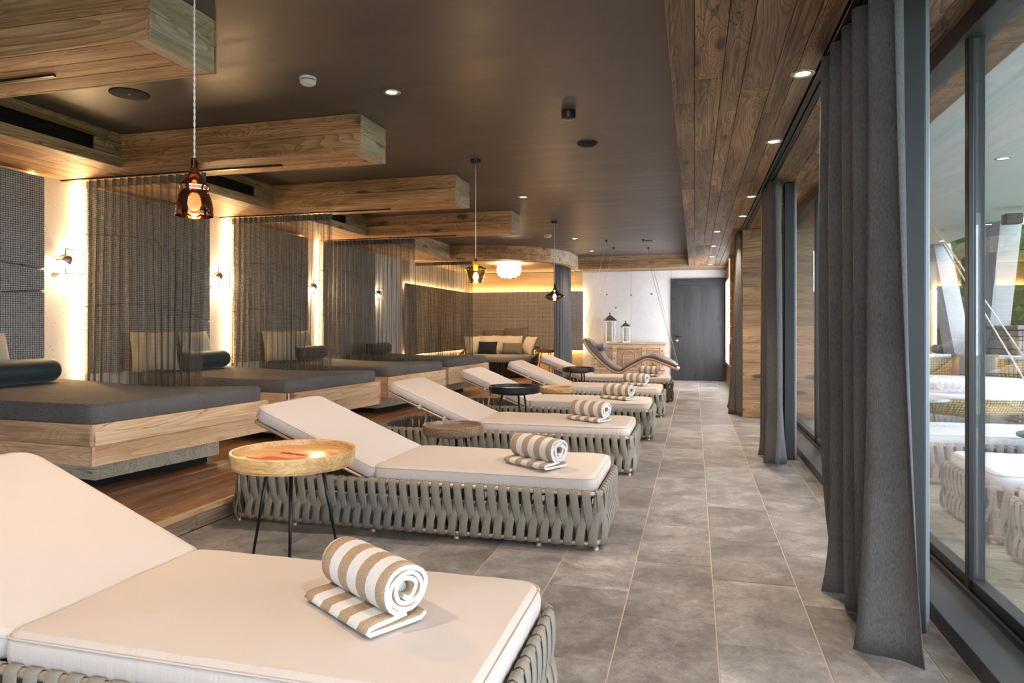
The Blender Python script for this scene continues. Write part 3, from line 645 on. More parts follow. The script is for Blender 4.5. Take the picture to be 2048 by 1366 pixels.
# ================================================================= LIGHT FITTINGS
def downlight(x,y,z,label,group,energy,r=.042,ang=110):
    t=thing('downlight',label,'downlight',(x,y,z),0,group)
    b=MB(); b.lathe([(r*1.45,0),(r*1.45,-.004),(r*1.05,-.006),(r,.0),(r*.9,.004)],20); b.build('trim_ring',M['nickel'],t)
    b=MB(); b.lathe([(r*.85,-.001),(.001,-.003)],18,cap1=False); b.build('bulb',M['spot'],t)
    lamp('SPOT',(0,0,-.012),energy,SPOTC,t,.035,ang,.7)
sd=[(.54,1.15),(.54,3.79),(.54,5.12),(.55,7.21),(.55,8.45),(.30,9.72),(.30,11.44),(.31,13.12),(.31,14.75)]
sl=['downlight in the soffit above the camera','nearest glowing downlight in the soffit, beside the near grey curtain','second downlight along the soffit, between the near and middle curtains','third downlight along the soffit, just before the middle grey curtain','fourth downlight along the soffit, at the far grey curtain','fifth downlight along the soffit, beyond the far curtain','sixth downlight along the soffit','seventh downlight along the soffit, second from the end wall','last downlight along the soffit, nearest the end wall']
for (x,y),l in zip(sd,sl): downlight(x,y,ZB,l,'downlights in the wood soffit',75)
cdl=[(-1.97,4.23),(-2.01,8.04),(-2.06,12.03),(-2.06,14.09),(-1.97,.9)]
cll=['nearest recessed spot in the brown ceiling, right of the second beam','second recessed spot in the brown ceiling, beyond the gold pendant cord','third recessed spot in the brown ceiling, by the smoky pendant','farthest recessed spot in the brown ceiling, before the end beam','recessed spot in the brown ceiling before the copper pendant']
for (x,y),l in zip(cdl,cll): downlight(x,y,ZC,l,'spots in the brown ceiling',80)
# small spots over the daybeds (in the bulkhead recess fields)
# pendants
def pendant(x,y,ztop,prof,mat,label,energy,r):
    t=thing('pendant_lamp',label,'pendant lamp',(x,y,0),0,'glass pendant lamps')
    b=MB(); b.lathe([(.05,ZC),(.05,ZC-.03),(.045,ZC-.034),(.001,ZC-.034)],20); b.build('canopy',M['black'],t)
    c=MB(); n=60
    if energy>0 and label.startswith('copper'):
        for k in range(2): c.tube([(.0022*cos(q*.9+k*PI),.0022*sin(q*.9+k*PI),ZC-.03-(ZC-.03-ztop)*q/110) for q in range(111)],.0024,5)
    else: c.tube([(0,0,ZC-.03),(0,0,ztop)],.004,6)
    c.build('cord',M['cord'],t)
    b=MB(); b.lathe([(p,ztop-z) for p,z in prof],36); b.build('glass_shade',mat,t)
    b=MB(); b.lathe([(.009,ztop+.004),(.009,ztop-.06),(.001,ztop-.06)],14); b.build('socket',M['black'],t)
    zb=ztop-prof[-1][1]
    b=MB(); b.lathe([(.001,0),(.018,.006),(.028,.03),(.022,.055),(.012,.075)],16,(0,0,zb+.02)); b.build('bulb',M['bulb'],t)
    lamp('POINT',(0,0,zb-.02),energy,WARM,t,.03)
pendant(-2.0,2.39,1.897,[(.0125,0),(.0145,.03),(.020,.055),(.038,.085),(.056,.105),(.059,.114),(.0545,.122),(.052,.135),(.056,.142),(.060,.150),(.067,.175),(.071,.200),(.0725,.222),(.0725,.236)],M['copper_glass'],'copper mirrored glass pendant hanging on a white twisted cord',14,.07)
pendant(-2.0,6.15,1.85,[(.012,0),(.018,.04),(.036,.065),(.085,.085),(.100,.095),(.101,.108),(.092,.12),(.072,.19),(.062,.225)],M['gold_glass'],'gold faceted glass pendant beyond the second beam',10,.1)
pendant(-2.02,10.02,1.855,[(.012,0),(.016,.05),(.035,.10),(.09,.15),(.145,.175),(.152,.19),(.147,.205),(.10,.235),(.07,.25)],M['smoke_glass'],'smoky flat glass pendant nearest the alcove',10,.15)
# capiz lamp
t=thing('capiz_lamp','glowing round lamp of white shell petals under the alcove ceiling','ceiling lamp',(-3.73,13.7,ZB))
b=MB(); b.lathe([(.10,0.01),(.10,-.03),(.001,-.03)],20); b.build('canopy',M['white_plastic'],t)
pb=MB(); pb.add([(0.05*cos(R(a)),0,.05*sin(R(a))) for a in range(0,360,45)]+[(0,.01,0)],[(i,(i+1)%8,8) for i in range(8)])
pm=pb.mesh('petal',M['capiz']); random.seed(2)
for k,(rr,zz,n) in enumerate(((.24,-.07,16),(.24,-.13,16),(.21,-.19,14),(.14,-.225,9),(.06,-.24,4))):
    for q in range(n):
        a=2*PI*(q+.5*(k%2))/n; inst('petal',pm,t,(rr*cos(a),rr*sin(a),zz+random.uniform(-.01,.01)),(random.uniform(-.4,.4)-.12*k,0,a+PI/2))
lamp('POINT',(0,0,-.13),32,(1,.74,.44),t,.12)
# wall lamps
def walllamp(y,label):
    t=thing('wall_lamp',label,'wall lamp',(XL,y,1.68),0,'square framed wall lamps')
    b=MB(); fr=[(.10,0,.05),(.10,0,0),(.10,.20,0),(.10,.20,.215),(.10,0,.215),(.10,0,.16)]
    b.tube(fr,.006,6); b.build('frame',M['bronze'],t)
    b=MB(); b.tube([(0,.0,.12),(.10,.0,.12)],.008,8); b.lathe([(.035,0),(.035,.01),(.001,.01)],16,(0,0,0)); o=b.build('arm',M['nickel'],t)
    b=MB(); b.lathe([(.001,.058),(.025,.052),(.045,.034),(.055,.010),(.058,-.006)],20); b.build('dish_shade',M['nickel'],t,(.085,.012,.115),(R(-20),R(35),0))
    b=MB(); b.lathe([(.001,-.02),(.016,-.016),(.022,0),(.016,.016),(.001,.02)],12); b.build('bulb',M['bulb'],t,(.075,.07,.105))
    lamp('POINT',(.09,.08,.09),11,WARM2,t,.03)
for y,l in ((4.80,'wall lamp on the pale concrete beside the nearest daybed'),(6.80,'wall lamp on the pale concrete beside the second sheer curtain'),(8.86,'wall lamp glowing behind the second sheer curtain'),(10.98,'wall lamp glowing behind the third sheer curtain')): walllamp(y,l)
# ceiling devices
def disc(name,label,cat,x,y,z,prof,mat,parts=None):
    t=thing(name,label,cat,(x,y,z)); b=MB(); b.lathe(prof,28,cap1=False); b.build('body',mat,t); return t
t=disc('ceiling_speaker','flat dark round speaker in the ceiling behind the nearest beam','speaker',-3.70,3.80,ZC,[(.125,0),(.125,-.004),(.118,-.006),(.001,-.006)],M['matt_black'])
b=MB(); b.lathe([(.008,-.0065),(.001,-.008)],10); b.build('centre_dot',M['white_plastic'],t)
def smoke(x,y,label,k=1):
    t=thing('smoke_detector',label,'smoke detector',(x,y,ZC),0)
    b=MB(); b.lathe([(.052*k,0),(.052*k,-.014),(.046*k,-.016)],24,cap1=True); b.build('base',M['white_plastic'],t)
    b=MB(); b.lathe([(.045*k,-.016),(.045*k,-.024)],24); b.build('sensor_gap',M['black'],t)
    b=MB(); b.lathe([(.05*k,-.022),(.05*k,-.034),(.036*k,-.046),(.001,-.048)],24); b.build('cover',M['white_plastic'],t)
smoke(-2.37,3.85,'white smoke detector beside the nearest beam',1.0)
smoke(-2.43,11.45,'white smoke detector beyond the fourth beam',1.3)
t=disc('motion_sensor','black cylindrical sensor on the ceiling, nearer of two beside the soffit','sensor',-.89,4.93,ZC,[(.052,0),(.052,-.055),(.048,-.06),(.001,-.06)],M['black'])
b=MB(); b.lathe([(.022,-.061),(.001,-.066)],14); b.build('lens',M['sill'],t)
t=disc('motion_sensor','flat oval black sensor on the ceiling, farther of two beside the soffit','sensor',-.89,5.83,ZC,[(.09,0),(.085,-.012),(.055,-.028),(.03,-.034),(.001,-.036)],M['matt_black'])
b=MB(); b.lathe([(.03,-.035),(.026,-.042),(.001,-.044)],16); b.build('lens',M['sill'],t)
t=disc('ceiling_speaker','small dark round speaker in the ceiling beside the swing ropes','speaker',-.81,12.73,ZC,[(.11,0),(.11,-.004),(.001,-.006)],M['black'])
t=disc('motion_sensor','small black sensor at the tip of the fourth beam','sensor',-2.62,9.75,ZC,[(.06,0),(.06,-.05),(.001,-.05)],M['black'])
# ================================================================= LEFT: daybeds, curtains
def bedpoly(o=0,ext=0):
    return [(-5.38+o*.0,.12+o),(-3.57-o,0.0+o),(-3.42-o,1.58-o*1.4),(-3.85-o,1.36-o),(-5.38+o*.0,1.34-o)]
def subdiv(poly,per,rc):
    # round corners then subdivide
    n=len(poly); out=[]
    for i in range(n):
        p=Vector(poly[i]);a=Vector(poly[i-1]);c=Vector(poly[(i+1)%n]); u=(a-p).normalized(); v=(c-p).normalized()
        r=min(rc,(a-p).length*.4,(c-p).length*.4)
        for k in range(5):
            t=k/4; q=p+u*r*(1-t)**2+v*r*t**2; out.append((q.x,q.y))
    res=[]
    for i in range(len(out)):
        a=out[i];b=out[(i+1)%len(out)]; res.append(a); k=int(math.dist(a,b)/per)
        for j in range(1,k+1): t=j/(k+1); res.append((a[0]+(b[0]-a[0])*t,a[1]+(b[1]-a[1])*t))
    return res
DB=[3.38,5.47,7.57,9.66]
DBL=['nearest grey daybed on a pale overhanging wood box','second grey daybed, beyond the first sheer curtain','third grey daybed, beyond the second sheer curtain','fourth grey daybed, nearest the sofa alcove']
OX=-4.4; OY=.75
def rel(P): return [(x-OX,y-OY) for x,y in P]
db=thing('daybed',DBL[0],'daybed',(OX,DB[0]+OY,.12),0,'grey daybeds along the left wall')
outl=subdiv(rel(bedpoly(.02)),.12,.09)
zf=lambda x,y: max(0,(-x))*.045
mb=MB(); mb.slab(outl,[(.0,.482),(-.004,.50),(-.004,.575),(.008,.592),(.026,.600)],0,7,.012,zf); mb.build('mattress',M['bed_fabric'],db)
P=rel(bedpoly(.0))
for (a,c,nm) in ((0,1,'side'),(1,2,'foot'),(2,3,'corner'),(3,4,'side')):
    p=Vector(P[a]);q=Vector(P[c]); d=(q-p).normalized(); nrm=Vector((-d.y,d.x))*.012
    for z0,z1 in ((.22,.345),(.345,.48)):
        board(db,(p.x+nrm.x,p.y+nrm.y,(z0+z1)/2),(q.x+nrm.x,q.y+nrm.y,(z0+z1)/2),.022,z1-z0-.0015,M['bed_wood'],c=.0015)
P2=rel(bedpoly(.024)); mb=MB(); mb.slab(P2,[(0,.222),(0,.478)],0,1,0,None,False); mb.build('box_core',M['bed_wood'],db)
Pb=[(-5.3,.40),(-3.86,.30),(-3.70,1.32),(-5.3,1.1)]
Pb=rel(Pb)
mb=MB(); mb.slab(Pb,[(0,.06),(0,.219)],0,1,0,None,False); mb.build('base_box',M['base_wood'],db)
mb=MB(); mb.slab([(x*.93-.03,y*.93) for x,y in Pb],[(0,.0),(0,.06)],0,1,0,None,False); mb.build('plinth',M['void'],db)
for c,y,l in zip(copies(db,3),DB[1:],DBL[1:]): c.location=(OX,y+OY,.12); c['label']=l
# bolsters
bo=MB(); Lb=.75; pr=[(.001,0),(.04,.004),(.075,.02),(.093,.05),(.097,.09)]
prof=pr+[(.097,Lb-.09)]+[(r,Lb-z) for r,z in pr[:-1][::-1]]
bo.lathe(prof,28); bome=bo.mesh('bolster',M['teal'])
pp=MB()
zb_=lambda x: .12+.60+.012+max(0,(-(x-OX)))*.045
for i,(y,l) in enumerate(((4.45,'long dark teal bolster on the nearest daybed'),(6.55,'long dark teal bolster on the second daybed'),(8.62,'long dark teal bolster on the third daybed'),(10.72,'long dark teal bolster on the fourth daybed'))):
    o=inst('bolster',bome,None,(-5.06,y,zb_(-5.06)+.094),(PI/2,0,0)); tag(o,l,'bolster','teal bolsters on the daybeds')
def pillow_mesh(name,w,h,t,mat,n=12):
    b=MB(); 
    for s_ in (1,-1):
        vs=[];fs=[]
        for i in range(n+1):
            for j in range(n+1):
                u=2*i/n-1;v=2*j/n-1; k=((1-u**4)*(1-v**4))**.55
                pu=u*(1-.06*(1-v*v)*0)*(1-.05*(abs(v)**3>.0)*(1-abs(v))*abs(u)); 
                cx_=1-.07*(1-abs(v)**2)*abs(u)**6*0
                X=u*w/2*(1-.06*(1-v*v)); Z=v*h/2*(1-.06*(1-u*u))
                vs.append((X,-s_*t/2*k,Z))
        for i in range(n):
            for j in range(n):
                q=(i*(n+1)+j,(i+1)*(n+1)+j,(i+1)*(n+1)+j+1,i*(n+1)+j+1); fs.append(q if s_>0 else q[::-1])
        b.add(vs,fs,0,True)
    return b.mesh(name,mat)
def pillow(me,loc,rot,label,group,name='cushion',cat='cushion'):
    o=inst(name,me,None,loc,rot); return tag(o,label,cat,group)
pbge=pillow_mesh('cushion',.44,.40,.15,M['beige_p'])
G='beige cushions on the daybeds'
for (y,l,ro) in ((4.0,'beige ribbed cushion behind the bolster of the nearest daybed',0),(5.60,'beige cushion leaning at the near end of the second daybed',.5),(6.32,'beige cushion behind the bolster of the second daybed',0),(7.70,'beige cushion at the near end of the third daybed',.5),(8.4,'beige cushion behind the bolster of the third daybed',0)):
    pillow(pbge,(-5.27+(.12 if ro else 0),y,zb_(-5.25)+.195),(R(-14),0,PI/2-ro),l,G)
# sheer curtains
def sheer(x0,x1,y,z0,z1,pl,label,group,amp=.035,seed=1):
    rnd=random.Random(seed); t=thing('sheer_curtain',label,'curtain',(x0,y,0),0,group)
    W=x1-x0; n=pl*8; rowsz=10; ph=[rnd.uniform(-.6,.6) for _ in range(pl+2)]; am=[rnd.uniform(.5,1.3) for _ in range(pl+2)]
    def pos(u,f):
        k=u*pl; i=int(min(k,pl-1)); fr=k-i; a=am[i]*(1-fr)+am[i+1]*fr; p=ph[i]*(1-fr)+ph[i+1]*fr
        ang=2*PI*k+p*(1-f)*2.2
        yy=amp*a*sin(ang)*(.55+.45*(1-f)); xx=u*W+.25*amp*a*sin(2*ang+1)*(1-f*.5)
        xx+=.05*(1-f)*sin(u*9+seed)*1.0
        return xx,yy
    b=MB(); vs=[];fs=[]
    for j in range(rowsz+1):
        f=j/rowsz; z=z0+(z1-.075-z0)*f
        for i in range(n+1): xx,yy=pos(i/n,f); vs.append((xx,yy,z))
    for j in range(rowsz):
        for i in range(n): fs.append((j*(n+1)+i,j*(n+1)+i+1,(j+1)*(n+1)+i+1,(j+1)*(n+1)+i))
    b.add(vs,fs,0,True); b.build('cloth',M['sheer'],t)
    b=MB(); vs=[];fs=[]
    for j in range(3):
        for i in range(n+1): xx,yy=pos(i/n,1); k=1.0+.4*(j/2); vs.append((xx,yy*k,z1-.077+.067*j/2))
    for j in range(2):
        for i in range(n): fs.append((j*(n+1)+i,j*(n+1)+i+1,(j+1)*(n+1)+i+1,(j+1)*(n+1)+i))
    b.add(vs,fs,0,True); b.build('heading_tape',M['sheer_top'],t)
    b=MB()
    for k in range(pl): b.tube([(W*(k+.5)/pl,0,z1-.014),(W*(k+.5)/pl,0,z1+.004)],.004,5)
    b.build('glider',M['white_plastic'],t)['kind']='stuff'; return t
G='sheer pleated curtains beside the daybeds'
CU=[(-5.17,-3.93,4.83,'nearest sheer charcoal curtain, beside the first daybed',15),(-5.28,-3.96,6.93,'second sheer charcoal curtain',19),(-5.3,-3.9,9.15,'third sheer charcoal curtain',22),(-5.36,-4.16,12.58,'farthest sheer charcoal curtain, before the sofa alcove',24)]
for i,(a,c,y,l,p) in enumerate(CU): sheer(a,c,y,.135,ZB-.012,p,l,G,.032,i+3)
for i,(y,xa,xb_,l) in enumerate(((2.80,-5.3,-3.2,'black curtain track under the nearest beam'),(4.83,-5.44,-3.21,'black curtain track under the second beam'),(6.93,-5.44,-3.24,'black curtain track under the third beam'),(9.15,-5.3,-3.27,'black curtain track under the fourth beam'))):
    t=thing('curtain_track',l,'curtain track',(xa,y,ZB),0,'black tracks under the beams'); b=MB(); b.box(0,xb_-xa,-.011,.011,-.011,.001,0,.001); b.build('rail',M['black'],t); b=MB(); b.box(-.004,.0,-.011,.011,-.011,.001); b.build('end_cap',M['champagne'],t)
t=thing('curtain_track','curved black curtain track under the alcove fascia','curtain track',(0,0,0)); b=MB()
ra=RC-.13; arc2=[(-5.36,CY-ra+.02,ZB-.003)]+[(CX+ra*cos(R(a)),CY+ra*sin(R(a)),ZB-.003) for a in range(-90,1,6)]+[(CX+ra,15.9,ZB-.003)]
b.tube(arc2,.006,6); b.build('rail',M['black'],t)
# ------------------------------------------------ heavy drapes (path based)
def drape(path,z0,z1,label,group,mat,folds,amp,flare=0.0,seed=1,name='curtain',pool=True,shift=(0,0)):
    rnd=random.Random(seed); P=[Vector(p) for p in path]
    # cumulative
    ln=[0]
    for a,c in zip(P,P[1:]): ln.append(ln[-1]+(c-a).length)
    T=ln[-1]
    def at(s):
        s=min(max(s,0),T)
        for i in range(len(P)-1):
            if s<=ln[i+1]+1e-9:
                t=(s-ln[i])/(ln[i+1]-ln[i]); d=(P[i+1]-P[i]).normalized(); return P[i].lerp(P[i+1],t),Vector((d.y,-d.x))
        return P[-1],Vector((1,0))
    n=folds*12; rz=16; ph=[rnd.uniform(-.8,.8) for _ in range(folds+2)]; am=[rnd.uniform(.6,1.35) for _ in range(folds+2)]
    vs=[];fs=[]
    for j in range(rz+1):
        f=j/rz; z=z0+(z1-z0)*f**1.25
        fl=1+flare*(1-f)**1.6; lo=(1-f)**2
        for i in range(n+1):
            u=i/n; k=u*folds; q=int(min(k,folds-1)); fr=k-q; a=am[q]*(1-fr)+am[q+1]*fr; p=ph[q]*(1-fr)+ph[q+1]*fr
            s=(.5+(u-.5)*fl)*T; c,nr=at(s)
            if s<0: c=c+(P[0]-P[1]).normalized()*(-s)
            if s>T: c=c+(P[-1]-P[-2]).normalized()*(s-T)
            off=amp*a*sin(2*PI*k+p*(1-f)*2.5)*(.8+.5*(1-f))+.35*amp*sin(4.3*PI*k+p*3)*(1-f)
            if pool: off+=lo*lo*.06*sin(k*2.3+seed)
            q3=c+nr*off; zz=z
            if pool and j==0: zz=z0+max(0,.018*sin(k*3.1+seed*2))
            vs.append((q3.x+shift[0]*(1-f)**2,q3.y+shift[1]*(1-f)**2,zz))
    for j in range(rz):
        for i in range(n): fs.append((j*(n+1)+i,j*(n+1)+i+1,(j+1)*(n+1)+i+1,(j+1)*(n+1)+i))
    b=MB(); b.add(vs,fs,0,True); c0=P[len(P)//2]
    o=b.build(name,mat,None); sm=o.modifiers.new('thickness','SOLIDIFY'); sm.thickness=.003
    tag(o,label,'curtain',group); return o
G='long grey linen curtains along the windows'
drape([(.66,3.60),(.665,3.2),(.70,2.76)],.006,ZB-.01,'nearest floor-length grey linen curtain, in front of the window mullion',G,M['drape'],5,.075,.16,4,shift=(.03,-.03))
drape([(.67,7.12),(.67,6.8),(.68,6.36)],.006,ZB-.01,'middle floor-length grey linen curtain beside the black post',G,M['drape'],5,.06,.25,9,shift=(.02,-.02))
drape([(.60,10.5),(.60,10.0),(.60,9.68)],.006,ZB-.01,'farthest floor-length grey linen curtain, before the orange wood wall',G,M['drape'],5,.055,.2,13,shift=(-.03,0))
pa=[(CX+ra*cos(R(a)),CY+ra*sin(R(a))) for a in (-22,-14,-6,0)]+[(CX+ra,CY+.55)]
drape(pa,.13,ZB-.014,'blue-grey curtain hanging at the open side of the alcove',None,M['drape2'],10,.035,.0,5,pool=False)
# ================================================================= LOUNGERS
LL,LW=2.33,.82
def lounger(label,group,strapmat,cush,name='sun_lounger',angle=22.5,gath=None):
    t=thing(name,label,'sun lounger',(0,0,0),0,group)
    hx,hy=LL/2,LW/2; rin=.024
    rail=rrect(-hx+rin,hx-rin,-hy+rin,hy-rin,.075,6,.25)
    for z,nm in ((.303,'top_rail'),(.038,'bottom_rail')):
        b=MB(); b.tube([(x,y,z) for x,y in rail],.0135,8,closed=True); b.build(nm,M['champagne'],t)
    vb=MB(); vb.tube([(0,0,.0),(0,0,.303)],.010,7); vb.lathe([(.016,0),(.016,.012),(.010,.016)],10); vme=vb.mesh('upright',M['champagne'])
    for x in (-hx+.05,-.72,-.20,.32,.80,hx-.05):
        for y in (-hy+.045,hy-.045): inst('leg',vme,t,(x,y,0))
    # strap, figure-of-eight around the two rails
    p=.066; r=.0175; zt,zb=.303,.038
    path=[(0,r,zt-.012,0),(0,r*.7,zt+.012,0),(0,0,zt+r,0),(0,-r*.75,zt+.010,0),(.001,-r,zt-.02,0),(.0087,-r*.95,zt-.08,0),(.018,-.006,.150,.0),(.0275,r*.6,.088,0),(.033,r*.95,zb+.012,0),
          (.033,r*.3,zb-r*.9,0),(.033,-r*.6,zb-r*.7,0),(.034,-r,zb+.015,0),(.0405,-r*.95,.105,0),(.051,.004,.18,0),(.0595,r*.7,zt-.06,0),(.066,r,zt-.012,0)]
    b=MB(); w=.049; th=.0052; vs=[];fs=[]; K=len(path)
    for i,(x,y,z,_) in enumerate(path):
        a=path[max(i-1,0)]; c=path[min(i+1,K-1)]; tx,ty,tz=c[0]-a[0],c[1]-a[1],c[2]-a[2]; l_=math.sqrt(ty*ty+tz*tz) or 1; ny,nz=tz/l_,-ty/l_
        l2=math.sqrt(tx*tx+tz*tz+ty*ty); wd=w*(.97 if abs(z-.17)>.05 else .88)
        for (du,dn) in ((-.5,0),(-.42,.5),(0,.75),(.42,.5),(.5,0),(.42,-.5),(-.42,-.5)):
            vs.append((x+du*wd,y+ny*dn*th*-1,z+nz*dn*th*-1))
    for i in range(K-1):
        for q in range(7): fs.append((i*7+q,i*7+(q+1)%7,(i+1)*7+(q+1)%7,(i+1)*7+q))
    b.add(vs,fs,0,True); sme=b.mesh('strap',strapmat)
    # walk perimeter ccw (outside = -y local when tangent is +x)
    per=rrect(-hx+rin,hx-rin,-hy+rin,hy-rin,.075,8); tot=sum(math.dist(per[i],per[(i+1)%len(per)]) for i in range(len(per)))
    cnt=int(tot/p); step=tot/cnt; s=0; i=0; acc=0
    for k in range(cnt):
        s=k*step
        while acc+math.dist(per[i],per[(i+1)%len(per)])<s: acc+=math.dist(per[i],per[(i+1)%len(per)]); i+=1
        a_,c_=per[i],per[(i+1)%len(per)]; d=math.dist(a_,c_); f=(s-acc)/d
        inst('strap',sme,t,(a_[0]+(c_[0]-a_[0])*f,a_[1]+(c_[1]-a_[1])*f,0),(0,0,math.atan2(c_[1]-a_[1],c_[0]-a_[0])))
    b=MB(); b.box(-.2,hx-.06,-hy+.06,hy-.06,.272,.29,0,.004); b.build('deck',M['strap_dark'],t)
    # seat cushion
    x0=-.20; o1=rrect(x0,hx-.05,-hy+.035,hy-.035,[.075,.075,.045,.045],6,.09)
    wav=lambda x,y: .0018*sin(x*31+y*9)*sin(y*23)
    b=MB(); b.slab(o1,[(.012,.293),(.0,.305),(-.003,.345),(.002,.372),(.012,.384),(.026,.390)],0,8,.014,wav,True,True,1); b.build('seat_cushion',cush,t)
    b=MB(); b.tube([(x,y,.378) for x,y in rrect(x0+.003,hx-.053,-hy+.038,hy-.038,[.072,.072,.042,.042],6,.3)],.0032,5,closed=True); b.build('piping',cush[0],t)
    # backrest
    bl=.90; br=thing('backrest',None,None,(x0,0,.295)); br.parent=t; br.rotation_euler=(0,R(angle),0)
    b=MB(); b.slab(rrect(-bl,-.005,-hy+.035,hy-.035,[.045,.045,.085,.085],6,.09),[(.012,.005),(0,.018),(-.002,.05),(.002,.072),(.012,.083),(.028,.088)],0,8,.012,wav,True,True,1); b.build('back_cushion',cush,br)
    b=MB(); b.tube([(x,y,.076) for x,y in rrect(-bl+.003,-.008,-hy+.038,hy-.038,[.042,.042,.082,.082],6,.3)],.0032,5,closed=True); b.build('back_piping',cush[0],br)
    b=MB(); b.tube([(x,y,-.012) for x,y in rrect(-bl+.015,.0,-hy+.05,hy-.05,.05,5,.3)],.011,8,closed=True)
    b.tube([(-.45,-hy+.05,-.012),(-.45,hy-.05,-.012)],.008,6); b.build('back_frame',M['champagne'],br)
    b=MB(); b.box(-bl+.05,-.01,-hy+.07,hy-.07,-.008,.002); b.build('back_panel',M['strap_dark'],br)
    b=MB()
    for y in (-.3,.3): b.tube([(-.75,y,.28*.0+.06),(-.66,y,.46)],.008,6)
    b.tube([(-.75,-.3,.06),(-.75,.3,.06)],.008,6); b.build('support_stay',M['champagne'],t)
    b=MB()
    for x in (-.30,-.55): b.box(x-.012,x+.012,-hy+.028,-hy+.055,-.02,.02)
    b.build('velcro_tab',M['cream'],br)
    return t
G='cream sun loungers in a row along the tiled aisle'
LY=[1.36,3.63,5.56,7.37,9.28,11.17]
LXc=[-1.58,-1.63,-1.63,-1.59,-1.55,-1.50]
LB=['nearest cream sun lounger at the bottom left','second cream sun lounger, its woven side facing the nearest wooden tray table','third cream sun lounger, behind the brown tray table','fourth cream sun lounger, behind the black tray table','fifth cream sun lounger, behind the small pale tray table','farthest sun lounger, with dark brown straps, in front of the swing lounger']
cm=[M['cream'],M['cream_side']]
l0=lounger(LB[0],G,M['strap'],cm)
l0.location=(LXc[0],LY[0]+LW/2,0)
for c,x,y,l in zip(copies(l0,4),LXc[1:5],LY[1:5],LB[1:5]): c.location=(x,y+LW/2,0); c['label']=l
l5=lounger(LB[5],G,M['strap_dark'],cm); l5.location=(LXc[5],LY[5]+LW/2,0)
# ------------------------------------------------ towels
def towel():
    rr=.067; Lw=.34; b=MB()
    pts=[]
    # spiral from inside out, then tail flat towards -y and folded back
    turns=3.1; n=70
    for i in range(n+1):
        f=i/n; a=-PI/2-2*PI*turns*(1-f); r_=.020+(rr-.020)*f**.9
        pts.append((r_*cos(a)*1.08,r_*sin(a)*.97+rr+.03))
    pts.append((-.05,.028)); pts.append((-.095,.027)); pts.append((-.118,.024)); pts.append((-.124,.017)); pts.append((-.116,.010)); pts.append((-.07,.0085)); pts.append((.045,.0085)); pts.append((.062,.02)); 
    th=.0165; vs=[];fs=[]; K=len(pts); XN=12
    for i,(y,z) in enumerate(pts):
        a=pts[max(i-1,0)];c=pts[min(i+1,K-1)]; dy,dz=c[0]-a[0],c[1]-a[1]; l=math.hypot(dy,dz) or 1; ny,nz=-dz/l,dy/l
        for j in range(XN+1):
            x=-Lw/2+Lw*j/XN; e=.004*sin(i*.7)*(1 if j in (0,XN) else 0); tz=th/2*(1 if 0<j<XN else .75)
            vs.append((x+e,y+ny*tz,z+nz*tz)); vs.append((x+e,y-ny*tz,z-nz*tz))
    m=(XN+1)*2
    for i in range(K-1):
        for j in range(XN):
            a=i*m+j*2; fs.append((a,a+m,a+m+2,a+2)); fs.append((a+1,a+3,a+m+3,a+m+1))
    b.add(vs,fs,0,True)
    fs=[];
    for i in range(K-1):
        a=i*m; fs.append((a,a+1,a+m+1,a+m)); a=i*m+XN*2; fs.append((a,a+m,a+m+1,a+1))
    fs.append(tuple([j*2 for j in range(XN+1)]+[j*2+1 for j in range(XN,-1,-1)]))
    q=(K-1)*m; fs.append(tuple([q+j*2 for j in range(XN+1)]+[q+j*2+1 for j in range(XN,-1,-1)])[::-1])
    base=len(b.v)-len(vs)
    for f in fs: b.f.append([base+i for i in f]); b.m.append(1); b.sm.append(False)
    # core
    b.tube([(-Lw/2+.02,0,rr+.03),(Lw/2-.03,0,rr+.03)],.018,8,1)
    return b
twm=towel().mesh('rolled_towel',[M['towel'],M['towel_w']])
TWP=[(-.885,1.78),(-.88,3.90),(-.865,5.87),(-.82,7.70),(-.78,9.60),(-.72,11.46)]
TL_=['rolled tan-striped towel on the nearest lounger','rolled tan-striped towel on the second lounger','rolled tan-striped towel on the third lounger','rolled tan-striped towel on the fourth lounger','rolled tan-striped towel on the fifth lounger','rolled tan-striped towel on the farthest lounger, below the swing lounger']
TR=[-32,-33,-30,-28,-24,-20]
for (x,y),l,a in zip(TWP,TL_,TR):
    o=inst('rolled_towel',twm,None,(x,y,.4035),(0,0,R(a))); tag(o,l,'towel','striped towels on the loungers')
# ------------------------------------------------ tray tables
def tray_table(x,y,z,r,label,topmat,legang,group='round tray tables between the loungers',lh=.065,tap=.9,legs=3,zb=0.0,lm=None):
    t=thing('tray_table',label,'side table',(x,y,zb),0,group); z=z-zb
    b=MB(); b.lathe([(.001,z-lh-.008),(r*tap*.9,z-lh-.008),(r*.965,z-lh+.002),(r*.985,z-lh*.8),(r,z-.005),(r-.003,z),(r-.010,z),(r-.013,z-.004),(r-.016,z-.028),(.001,z-.029)],56,sharp=True)
    o=b.build('tray',topmat,t)
    b=MB(); b.lathe([(.02,z-lh-.02),(r*.55,z-lh-.02),(r*.55,z-lh-.004)],24); b.build('mount_plate',M['black'],t)
    for k in range(legs):
        a=legang+2*PI*k/legs; b=MB(); r0,r1=r*.50,r*.82
        b.tube([(r0*cos(a),r0*sin(a),z-lh-.01),(r1*cos(a),r1*sin(a),0)],[.0105,.0065],8); b.build('leg',M['black'],t)
    return t
tray_table(-1.945,3.03,.59,.303,'large pale mango wood tray table between the nearest two loungers',M['mango'],R(-62),lh=.078)
tray_table(-1.79,4.95,.458,.235,'brown wooden tray table between the second and third loungers',M['walnut'],R(-60),lh=.075)
tray_table(-1.80,6.85,.597,.272,'black tray table between the third and fourth loungers',M['black'],R(-60),lh=.07)
tray_table(-1.74,8.72,.43,.23,'small pale wooden tray table behind the black one',M['mango'],R(-60),lh=.07)
